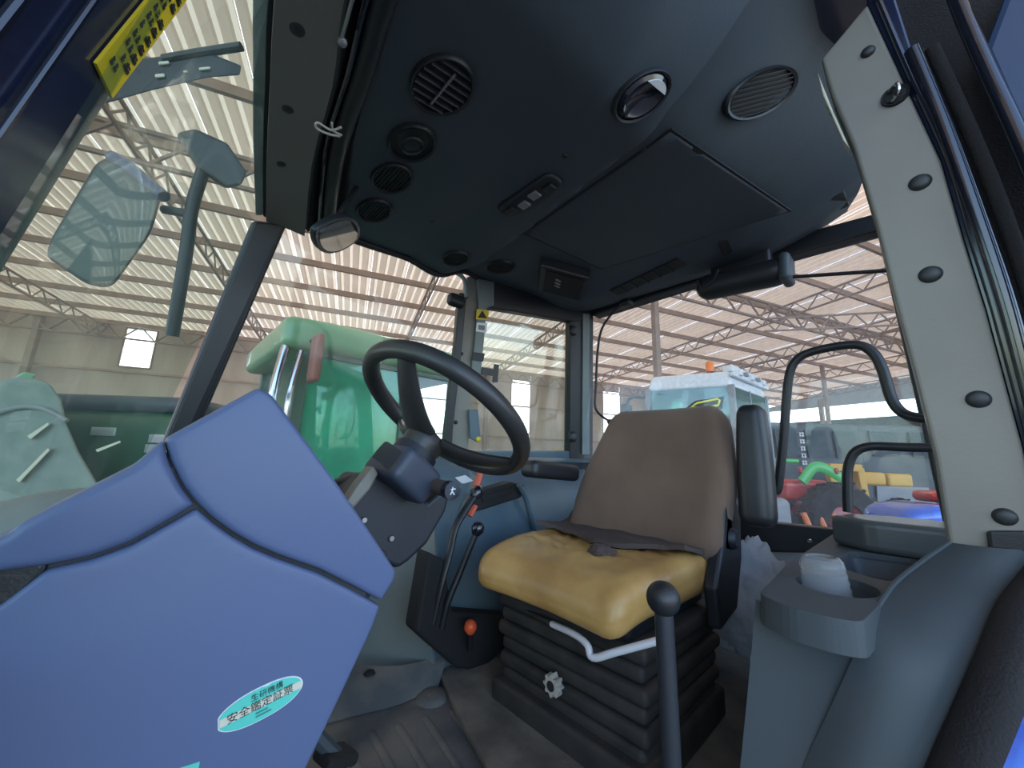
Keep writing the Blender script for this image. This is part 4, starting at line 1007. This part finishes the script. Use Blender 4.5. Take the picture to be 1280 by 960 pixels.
# ---- right-hand console: front drop, inner side, lever gate
rcn = thing('side_console', 'teal plastic side console with lever slots under the far windows', 'console', (1.1, 1.25, FZ))
XS = [.70, .80, .95, 1.1, 1.3, 1.5, 1.6]
rows = []
for X in XS:
    k = min(1, (X-.70)/.25); yb = 1.42-.0*(X) if X < 1.1 else 1.42-(X-1.1)*.46
    rows.append([V((X, yb, .0)), V((X, yb-.10, .0)), V((X, yb-.20, -.015)), V((X, 1.13+.02*k, -.05)), V((X, 1.09, -.12)), V((X, 1.07, -.25)), V((X+.02*(1-k), 1.06, -.45)), V((X, 1.06, FZ))])
bm = BM(); sheet(bm, rows, .012, 1, 3); obj('console_side', bm, 'teal_plastic', rcn, recalc=False)
rows = [[oY(px, py, y_) for px, py, y_ in r_] for r_ in (
    ((545, 560, 1.36), (568, 578, 1.24), (590, 592, 1.13), (600, 610, 1.085)),
    ((520, 610, 1.36), (545, 618, 1.24), (568, 625, 1.13), (580, 632, 1.075)),
    ((480, 690, 1.34), (515, 695, 1.22), (545, 700, 1.12), (560, 704, 1.065)),
    ((450, 770, 1.32), (495, 775, 1.20), (525, 778, 1.11), (542, 780, 1.06)),
    ((425, 835, 1.30), (470, 838, 1.20), (520, 833, 1.11), (545, 826, 1.055)))]
bm = BM(); sheet(bm, rows, .012, 1, 4); obj('console_front', bm, 'teal_pale', rcn, recalc=False)
# lever gate in the shoulder of the console
oG = lambda px, py, y_=1.06: oY(px, py, y_)
bm = BM(); prism(bm, [oG(*p) for p in ((590, 627), (604, 612), (640, 602), (656, 606), (652, 622), (605, 637), (594, 640))], (.0, .05, .0)); gt = obj('lever_gate', bm, 'black_plastic', rcn, smooth=False, bevel=.006)
bm = BM(); prism(bm, [oG(*p, 1.055) for p in ((602, 620), (644, 608), (648, 613), (604, 628))], (0, .01, 0)); obj('gate_slot', bm, 'black_matte', gt, smooth=False)
bm = BM(); tube(bm, crom([oG(648, 606, 1.05), oG(657, 622, 1.05), (oG(662, 640, 1.05)), oG(668, 662, 1.06)], 4), .010, 8); obj('console_bead', bm, 'teal_plastic', rcn)
bm = BM(); prism(bm, [oG(*p, 1.10) for p in ((569, 597), (582, 594), (592, 601), (578, 605))], (0, .004, 0)); obj('console_label', bm, 'white_label', rcn, smooth=False)
bm = BM(); rbox(bm, oG(548, 610, 1.04), (.12, .10, .035), .012, 3, rot=axes((1, .2, -.2))); obj('bracket', bm, 'teal_plastic', rcn)
# black footing of the levers
bm = BM(); prism(bm, [oY(*p, 1.0) for p in ((536, 690), (556, 700), (566, 765), (640, 770), (644, 800), (600, 840), (572, 836), (540, 808), (520, 790))], (0, .07, 0)); lb = obj('lever_housing', bm, 'black_matte', rcn, smooth=False, bevel=.01)

def lever(name, label, path, r, knob, kr, mk, msh='black_plastic', flat=None, group=None):
    P = crom(path, 5); o = thing(name, label, 'lever', P[-1], group)
    bm = BM(); tube(bm, P, r, 10, ry=flat); obj('shaft', bm, msh, o)
    d = (P[0]-P[1]).normalized()
    bm = BM(); lathe(bm, [(0, -kr*1.1), (kr*.6, -kr*.9), (kr, -kr*.1), (kr*.85, kr*.6), (kr*.5, kr*.95), (0, kr*1.05)], P[0]+d*kr*.6, d, 20); obj('knob', bm, mk, o)
    return o
L1 = [oY(px, py, y_) for px, py, y_ in ((593, 620, 1.0), (580, 640, 1.0), (569, 660, 1.0), (562, 690, 1.0), (551, 730, 1.0), (540, 778, 1.01))]
lever('shift_lever', 'black flat cranked lever beside the red handle', L1, .014, None, .022, 'black_gloss', flat=.010)
L2 = [oY(px, py, y_) for px, py, y_ in ((595, 666, .96), (585, 690, .97), (573, 720, .98), (560, 752, .99), (552, 785, 1.0))]
lever('shift_lever', 'short black lever with round knob on the lever housing', L2, .010, None, .021, 'black_gloss')
L3 = [oY(px, py, y_) for px, py, y_ in ((588, 788, .95), (588, 812, .97))]
lever('height_lever', 'low lever with an orange knob at the seat foot', L3, .008, None, .019, 'orange_plastic')
rh = thing('red_scraper', 'red plastic scraper leaning on the side console', 'scraper', oY(590, 640, 1.03))
bm = BM(); tube(bm, [oY(603, 584, 1.02), oY(596, 605, 1.02), oY(590, 622, 1.02)], [.012, .016, .012], 10, ry=[.008, .010, .008]); obj('handle_grip', bm, 'red_brush', rh)
bm = BM(); tube(bm, [oY(594, 632, 1.03), oY(587, 645, 1.03)], .013, 10, ry=.008); obj('handle_tip', bm, 'red_brush', rh)

# ---- operator seat
st = thing('operator_seat', 'tractor seat with worn yellow cushion and brown cloth backrest', 'seat', (.98, .63, FZ))
SYc = .655
def fcush(p):
    x, y_, z = p; u = (x+.23)/.46; v = y_/.25
    if z > 0: z += -.020*(1-v*v)*min(1, u*1.6)+.014*u
    dz = -.030*max(0, .35-u)**2/.1225
    y_ *= 1-.10*max(0, .4-u)/.4
    if z > .03: z += .016*(1-abs(v)**3)*max(0, u-.1)*(1-abs(noise.noise(V((x*9+y_*7, (y_-x)*26, 1.3))))*2.2)
    if z < 0: z *= .85+.25*u
    return (x-.018*(v*v)*(1-u)+0, y_, z+dz)
bm = BM(); rbox(bm, (.955, SYc, -.288), (.48, .50, .105), .046, 44, f=fcush)
cu = obj('cushion', bm, 'seat_vinyl', st); tag(cu, 'worn golden yellow vinyl cushion')
bm = BM(); rbox(bm, (.97, SYc, -.352), (.40, .42, .04), .015, 5); obj('cushion_pan', bm, 'black_plastic', st)
RBk = Matrix.Rotation(math.radians(16), 3, 'Y')
def fback(p):
    x, y_, z = p; k = (z+.235)/.47; v = y_/.26
    y_ = y_*(1-.27*max(0, k-.42)**1.4/.58**1.4)-.05*max(0, k-.3)/.7
    x += -.035*v*v*(x < 0)*(1-.6*k)+(.015 if x < 0 else 0)*math.sin(k*math.pi)
    return (x, y_, z)
bm = BM(); rbox(bm, (1.225, SYc-.035, -.054), (.13, .50, .47), .055, 14, f=fback, rot=RBk); obj('backrest', bm, 'seat_cloth', st)
rows = [[V((.985+.03*math.sin(k*1.1+.6)-.02*(k > 5), SYc-.235+.47*k/8, -.247+.02*((k-4)/4)**2)) for k in range(9)], [V((1.08, SYc-.245+.49*k/8, -.243)) for k in range(9)], [V((1.15, SYc-.25+.50*k/8, -.238)) for k in range(9)], [V((1.2, SYc-.25+.50*k/8, -.2)) for k in range(9)]]
bm = BM(); sheet(bm, rows, .012, 1, 3)
for v_ in bm.verts: v_.co.z += .008*noise.noise(v_.co*22)+.012
obj('cover_skirt', bm, 'cloth_dark', st, recalc=False)
bm = BM(); crumple(bm, oZ(738, 664, -.235), (.075, .035, .016), .22, 1.6, 3); obj('cover_ties', bm, 'cloth_dark', st, angle=180); bm = BM(); crumple(bm, oZ(752, 690, -.236), (.03, .035, .018), .3, 1.8, 8); obj('cover_ties', bm, 'cloth_dark', st, angle=180)
# seat frame side plate and hinge
bm = BM(); prism(bm, [V((1.07, SYc-.285, -.40)), V((1.06, SYc-.285, -.30)), V((1.13, SYc-.285, -.20)), V((1.17, SYc-.285, -.08)), V((1.24, SYc-.285, -.07)), V((1.29, SYc-.285, -.14)), V((1.27, SYc-.285, -.26)), V((1.2, SYc-.285, -.38))], (0, .035, 0)); sp_ = obj('side_plate', bm, 'black_plastic', st, smooth=False, bevel=.01, bseg=3)
bm = BM(); lathe(bm, [(0, .016), (.02, .015), (.026, .008), (.028, 0)], (1.19, SYc-.285, -.2), (0, -1, 0), 20); obj('hinge_knob', bm, 'column_black', sp_)
bm = BM(); rbox(bm, (1.235, SYc-.345, .002), (.085, .085, .335), .03, 5, rot=Matrix.Rotation(math.radians(5), 3, 'Y'), f=lambda p: (p.x, p.y*(1-.18*max(0, p.z)/.15), p.z)); obj('armrest', bm, 'black_plastic', st); 
bm = BM(); rbox(bm, (1.06, SYc+.25, -.045), (.26, .075, .06), .022, 5, rot=Matrix.Rotation(math.radians(4), 3, 'Y')); obj('armrest', bm, 'black_plastic', st)
# suspension base: bellows layers, handle, knob
for k, (z, w_, d_) in enumerate(((-.395, .45, .42), (-.432, .43, .41), (-.470, .45, .42), (-.508, .43, .40), (-.546, .44, .41), (-.584, .42, .40))):
    bm = BM(); rbox(bm, (1.0, SYc-.01, z), (d_, w_, .036), .014, 4); obj('bellows_fold', bm, 'seat_base', st)
bm = BM(); rbox(bm, (1.0, SYc-.01, -.625), (.46, .44, .075), .012, 4); obj('base_plate', bm, 'seat_base', st)
hpth = [oX(*p, x_) for p, x_ in (((655, 762), .80), ((690, 780), .765), ((718, 793), .745), ((734, 806), .735), ((741, 822), .73), ((770, 815), .74), ((826, 800), .77))]
bm = BM(); tube(bm, crom(hpth[1:], 5), .0075, 10); hb = obj('slide_handle', bm, 'white_paint', st)
bm = BM(); tube(bm, crom(hpth[:2], 4), .006, 8); obj('handle_rod', bm, 'seat_base', hb)
kc = oX(688, 858, .765); bm = BM(); prof_ = []
pts = [kc+V((0, math.cos(a)*r_, math.sin(a)*r_)) for a, r_ in [(2*math.pi*k/40, .021+.004*math.cos(8*2*math.pi*k/40)) for k in range(40)]]
prism(bm, pts, (.022, 0, 0)); kn = obj('weight_knob', bm, 'knob_cream', st, smooth=False, bevel=.003)
bm = BM(); lathe(bm, [(0, .002), (.010, .002), (.012, -.001)], kc, (-1, 0, 0), 16); obj('knob_cap', bm, 'black_matte', kn)
bm = BM(); tube(bm, [kc+V((.02, 0, 0)), kc+V((.06, 0, 0))], .008, 8); obj('knob_stem', bm, 'seat_base', kn)

# ---- lever with ball knob in front of the seat's near side
bk = oX(829, 748, .60)
pk = thing('park_lever', 'grey lever with large black ball knob beside the cushion', 'lever', (bk.x+.0, bk.y, FZ))
bm = BM(); bmesh.ops.create_uvsphere(bm, u_segments=28, v_segments=16, radius=.0245, matrix=Matrix.Translation(bk)); obj('ball_knob', bm, 'black_plastic', pk)
bm = BM(); tube(bm, [bk+V((0, 0, -.015)), bk+V((.004, .0, -.16)), V((bk.x+.01, bk.y, FZ))], .0135, 14); obj('shaft', bm, 'steel_dark' if 'steel_dark' in MATS else mat('steel_dark', (.035, .040, .048), .4, .2), pk)

# ---- left-hand console with cup holder and tray
lc = thing('cup_console', 'grey green console with cup holder and tray beside the beige pillar', 'console', (1.1, .12, FZ))
CZ = -.20
outer = [oZ(px, py, CZ) for px, py in ((948, 742), (985, 704), (1040, 668), (1082, 648), (1170, 664), (1196, 690), (1150, 715), (1112, 740), (1096, 760), (1078, 778), (1040, 772), (985, 758))]
outer = roundpoly([q.xy for q in outer], .02, 4)
def ell(px, py, a, b_, n=28):
    c = oZ(px, py, CZ); return [V((c.x+a*math.cos(2*math.pi*k/n), c.y+b_*math.sin(2*math.pi*k/n))) for k in range(n)]
cup = ell(1045, 731, .072, .056)
tray = roundpoly([oZ(px, py, CZ).xy for px, py in ((1062, 688), (1152, 700), (1112, 728), (1036, 706))], .03, 4)
bm = BM(); loops = []
for lp in (outer, cup, tray):
    vs = [bm.verts.new((p.x, p.y, CZ)) for p in lp]; loops.append(vs)
    for i in range(len(vs)): bm.edges.new((vs[i-1], vs[i]))
bmesh.ops.triangle_fill(bm, use_beauty=True, use_dissolve=False, edges=bm.edges[:])
for vs, dz, k in ((loops[0], -.042, 1.015), (loops[1], -.012, .96), (loops[2], -.012, .96)):
    c = sum((v.co for v in vs), V())/len(vs); nv = [bm.verts.new(V((*(c+(v.co-c)*k).xy, CZ+dz))) for v in vs]
    for i in range(len(vs)): bm.faces.new((vs[i-1], vs[i], nv[i], nv[i-1]))
tp = obj('console_top', bm, 'console_grey', lc, smooth=False, bevel=.009, bseg=4)
for lp, dp, nm, m_ in ((cup, .07, 'cup_well', 'console_grey'), (tray, .05, 'tray_well', 'tray_dark')):
    bm = BM(); c = sum(lp, V((0, 0)))/len(lp)
    a = [bm.verts.new((*(c+(p-c)*1.0), CZ-.008)) for p in lp]; b_ = [bm.verts.new((*(c+(p-c)*.85), CZ-dp)) for p in lp]
    for i in range(len(lp)): bm.faces.new((a[i-1], a[i], b_[i], b_[i-1]))
    bm.faces.new(b_); obj(nm, bm, m_, tp, recalc=False)
# body below the cap: inner side, leaning front
fA = [oX(px, py, x_) for px, py, x_ in ((945, 752, .76), (985, 770, .765), (1046, 806, .765), (1076, 792, .765))]
rows = []
for z, dx_, dy_ in ((0, 0, 0), (-.12, -.03, .012), (-.28, -.07, .03), (FZ+.26, -.10, .05)):
    rows.append([V((1.5, .235+dy_, -.255+z)), V((1.1, .225+dy_, -.255+z)), V((.85, .215+dy_, -.25+z))]+[V((q.x+dx_, q.y+dy_, q.z+.004+z)) for q in fA])
bm = BM(); sheet(bm, rows, 0); obj('console_body', bm, 'console_grey', lc, recalc=False)
# raised rear lid
bm = BM(); ld = [oX(px, py, x_) for px, py, x_ in ((1036, 648, 1.36), (1062, 637, 1.46), (1110, 640, 1.5), (1215, 652, 1.5), (1215, 672, 1.3), (1085, 662, 1.3))]
zt = max(q.z for q in ld); prism(bm, [V((q.x, q.y, -.125)) for q in ld], (0, 0, -.075)); obj('console_lid', bm, 'console_shine', lc, smooth=False, bevel=.016, bseg=4)
# fender trim sweeping from the cup holder up to the pillar
Lft = [oX(px, py, x_) for px, py, x_ in ((1187, 678, 1.0), (1150, 704, .96), (1118, 730, .90), (1095, 762, .83), (1076, 800, .765), (1040, 880, .74), (1000, 965, .72), (960, 1060, .70))]
Rgt = [oX(px, py, x_) for px, py, x_ in ((1300, 688, 1.0), (1268, 722, .96), (1240, 758, .90), (1220, 806, .84), (1199, 855, .79), (1172, 915, .755), (1150, 965, .735), (1110, 1060, .715))]
rows = [[a.lerp(b_, k/6)+V((-.018*math.sin(math.pi*k/6), 0, .0)) for k in range(7)]+[b_+V((.02, -.05, 0))] for a, b_ in zip(Lft, Rgt)]
bm = BM(); sheet(bm, rows, 0, 1, 3); obj('fender_trim', bm, 'console_grey', lc, recalc=False)
bm = BM(); tube(bm, crom([q+V((.0, .0, .0)) for q in Lft[:4]], 5), .004, 8); obj('trim_edge', bm, 'console_grey', lc)
# rubber door seal and blue fender outside it
off = lambda q, k: V((q.x-.004, q.y-k, q.z))
bm = BM(); tube(bm, crom([off(q, .026) for q in [oX(1330, 660, 1.02)]+Rgt], 5), .027, 14, ry=.020); struct(obj('trim_14', bm, 'black_rubber'))
rows = [[off(q, .046)+V((.0, 0, 0)), off(q, .08)+V((.01, 0, .004)), off(q, .13)+V((.06, 0, .0)), off(q, .3)+V((.15, 0, 0))] for q in Rgt]
bm = BM(); sheet(bm, rows, 0, 1, 3); bf = obj('blue_fender', bm, 'blue_paint', recalc=False); struct(bf); tag(bf, 'bright blue painted fender outside the door')

# ---- plastic cup in the holder
cq = oZ(1045, 731, CZ); c0 = V((cq.x+.006, cq.y+.012, CZ-.062))
bm = BM(); prof_ = [(.0, .0), (.036, .0)]
for k in range(8): prof_ += [(.037-.0008*k, .006+.011*k), (.0385-.0008*k, .011+.011*k)]
prof_ += [(.031, .098), (.026, .104), (.022, .105), (.020, .101), (0, .101)]
lathe(bm, prof_, c0, (-.05, .05, 1), 28); cpo = obj('plastic_cup', bm, 'clear_plastic'); tag(cpo, 'clear ribbed plastic cup standing in the cup holder', 'cup')
# ---- plastic bag behind the seat
bm = BM(); crumple(bm, (1.43, .40, -.42), (.10, .11, .16), .30, 2.4, 5)
tag(obj('plastic_bag', bm, 'bag_film', angle=180), 'crumpled translucent plastic bag stuffed behind the seat', 'bag')

# ---- grab handles and fittings at the rear
def handle(name, label, pts, r, m='black_plastic', n=6, cat='handle'):
    P = crom(pts, n); bm = BM(); tube(bm, P, r, 12); o = obj(name, bm, m); tag(o, label, cat); return o
handle('grab_handle', 'tall black hooped grab rail across the rear window', [oX(px, py, x_) for px, py, x_ in ((968, 616, 1.56), (973, 605, 1.56), (980, 540, 1.56), (986, 472, 1.56), (998, 448, 1.56), (1025, 437, 1.56), (1068, 431, 1.56), (1090, 440, 1.56), (1103, 462, 1.56), (1115, 500, 1.56), (1132, 518, 1.55), (1165, 525, 1.52))], .014)
handle('grab_handle', 'short black bent grab rail rising from the grey console', [oX(px, py, x_) for px, py, x_ in ((1060, 640, 1.46), (1059, 610, 1.46), (1060, 585, 1.46), (1068, 566, 1.46), (1088, 558, 1.46), (1130, 559, 1.46), (1180, 560, 1.46))], .012)
gs = thing('window_strut', 'thin black bent strut between rear header and window corner', 'strut', oX(772, 532, 1.56))
bm = BM(); tube(bm, crom([oX(px, py, 1.56) for px, py in ((778, 380), (765, 392), (752, 412), (747, 440), (745, 480), (744, 508), (752, 520), (768, 530))], 5), .006, 8); obj('rod', bm, 'black_plastic', gs)
bm = BM(); rbox(bm, oX(783, 379, 1.56), (.05, .06, .03), .012, 3); obj('pivot', bm, 'black_plastic', gs)
bm = BM(); tube(bm, [oX(762, 527, 1.56), oX(780, 537, 1.5)], .014, 12); obj('socket', bm, 'black_plastic', gs)
bm = BM(); lathe(bm, [(0, .012), (.008, .010), (.011, 0), (.008, -.008)], oX(774, 524, 1.54), (-1, -.3, .3), 14); obj('ball_joint', bm, 'steel_grey', gs)
wm = thing('wiper_motor', 'black capsule shaped wiper motor housing under the rear header', 'wiper motor', oX(928, 365, 1.5))
a, b_ = oX(884, 360, 1.5), oX(972, 340, 1.5)
bm = BM(); rbox(bm, (a+b_)/2, ((b_-a).length+.075, .10, .095), .045, 5, rot=axes(b_-a)); hs = obj('housing', bm, 'black_plastic', wm)
bm = BM(); rbox(bm, b_+(b_-a).normalized()*.026, (.035, .106, .10), .017, 5, rot=axes(b_-a)); obj('end_cap', bm, 'tray_dark', hs)
bm = BM(); tube(bm, crom([a+V((-.05, .02, .02)), a+V((-.06, .0, -.02)), a+V((-.055, -.04, .0)), a+V((-.05, -.06, .04))], 4), .004, 6); obj('cable', bm, 'black_rubber', wm)
bm = BM(); rbox(bm, (a+b_)/2+V((.02, 0, .07)), (.05, .2, .08), .012, 3); obj('mount', bm, 'black_plastic', wm)
handle('cross_rod', 'thin black rod from wiper housing to the beige pillar', [oX(978, 347, 1.5), oX(1112, 338, 1.5)], .006, cat='rod', n=2)

# ---- small oval mirror hanging by the right A pillar
q = oY(425, 295, .88); nm_ = V((-.15, -.75, .0))
bm_n = (ray(425, 294)*-1).normalized(); side = V((_x.x, _y.x, _up.x)); nm_ = V((.56, -.24, -.38)).normalized()
im = thing('interior_mirror', 'small pointed oval mirror hanging from the far front roof corner', 'mirror', q+V((0, 0, .08)))
EF = disc_frame(nm_, nm_.cross(side))
def eye(k): return [q+EF @ V((.115*k*math.cos(t), .052*k*math.sin(t)*abs(math.sin(t))**.5, 0)) for t in [2*math.pi*i/40 for i in range(40)]]
bm = BM(); prism(bm, eye(1.0), -nm_*.014); mh = obj('mirror_shell', bm, 'black_plastic', im, smooth=False, bevel=.003)
bm = BM(); prism(bm, [p+nm_*.0006 for p in eye(.84)], nm_*.0006); obj('mirror_glass', bm, 'mirror_face', mh, smooth=False)
bm = BM(); tube(bm, [q+V((0, 0, .05))-nm_*.01, q+V((.03, .02, .16))], .006, 8); obj('mirror_stem', bm, 'black_plastic', im)

# ---- outside: large wing mirror and lamp bracket seen through the windscreen
em = thing('wing_mirror', 'large outside wing mirror on a bent arm beyond the windscreen', 'mirror', oD(150, 290, 1.0))
ep = [oD(px, py, 1.0) for px, py in ((120, 202), (140, 193), (205, 240), (190, 292), (140, 362), (110, 358), (56, 322), (62, 300))]
back = ray(130, 280).normalized()
bm = BM(); prism(bm, [p+back*.012 for p in roundpoly(ep, .03, 4)], back*.05); eh = obj('mirror_shell', bm, 'black_plastic', em, smooth=False, bevel=.01, bseg=3)
ec = sum(ep, V())/len(ep)
bm = BM(); prism(bm, [ec+(p-ec)*.93+back*.009 for p in roundpoly(ep, .03, 4)], back*.003); obj('mirror_glass', bm, 'glass_mirror' if 'glass_mirror' in MATS else mat('glass_mirror', (.02, .05, .042), .25, spec=.3), eh, smooth=False)
bm = BM(); tube(bm, crom([oD(px, py, .985) for px, py in ((140, 196), (165, 212), (205, 246))], 4), .016, 10); obj('mirror_hood', bm, 'door_inner_blue', eh)
bm = BM(); prism(bm, [oD(px, py, 1.0) for px, py in ((222, 165), (245, 160), (285, 178), (310, 215), (302, 232), (285, 235), (250, 210))], back*.05); obj('arm_bracket', bm, 'black_plastic', em, smooth=False, bevel=.008)
bm = BM(); tube(bm, crom([oD(255, 210, 1.03), oD(240, 260, 1.03), oD(232, 320, 1.03), oD(215, 420, 1.03)], 5), .016, 10); tube(bm, [oD(205, 262, 1.04), oD(240, 268, 1.03)], .012, 8); obj('mirror_arm', bm, 'black_plastic', em)
lbk = thing('lamp_bracket', 'black perforated lamp bracket outside the top of the windscreen', 'bracket', oD(220, 95, .75))
nb = ray(220, 95).normalized()
segs = [((135, 128), (175, 108)), ((175, 75), (300, 57)), ((140, 125), (300, 93))]
bm = BM(); prism(bm, [oD(px, py, .75) for px, py in ((130, 130), (165, 75), (235, 66), (262, 66), (302, 82), (300, 94), (260, 97), (190, 113))], nb*.02); lb_ = obj('plate', bm, 'black_plastic', lbk, smooth=False, bevel=.003)
for px, py, w_, h_ in ((205, 79, .020, .007), (200, 95, .018, .008), (256, 86, .022, .006), (232, 90, .008, .004)):
    bm = BM(); rbox(bm, oD(px, py, .748), (w_, .004, h_), .0018, 2, rot=axes(V((_x.x, _y.x, _up.x))*1+V((0, 0, .12)))); obj('slot_light_patch', bm, 'cream_label', lb_, smooth=False)  # pale blocks stand in for the bright hall seen through openings
bm = BM(); tube(bm, [oD(205, 74, .75), oD(250, 66, .75), oD(302, 58, .75)], .008, 8); obj('bracket_rod', bm, 'black_plastic', lbk)

# ---- pedal at the foot of the dashboard
pd = thing('foot_pedal', 'black foot pedal on an arm below the dashboard', 'pedal', oZ(415, 950, FZ))
a = oZ(420, 945, FZ+.07)
bm = BM(); rbox(bm, a, (.07, .06, .022), .008, 3, rot=axes((1, .2, -.35))); obj('pedal_pad', bm, 'black_rubber', pd)
bm = BM(); tube(bm, [a, a+V((-.12, .02, .14)), a+V((-.25, .02, .3))], .014, 8); obj('pedal_arm', bm, 'tray_dark', pd)
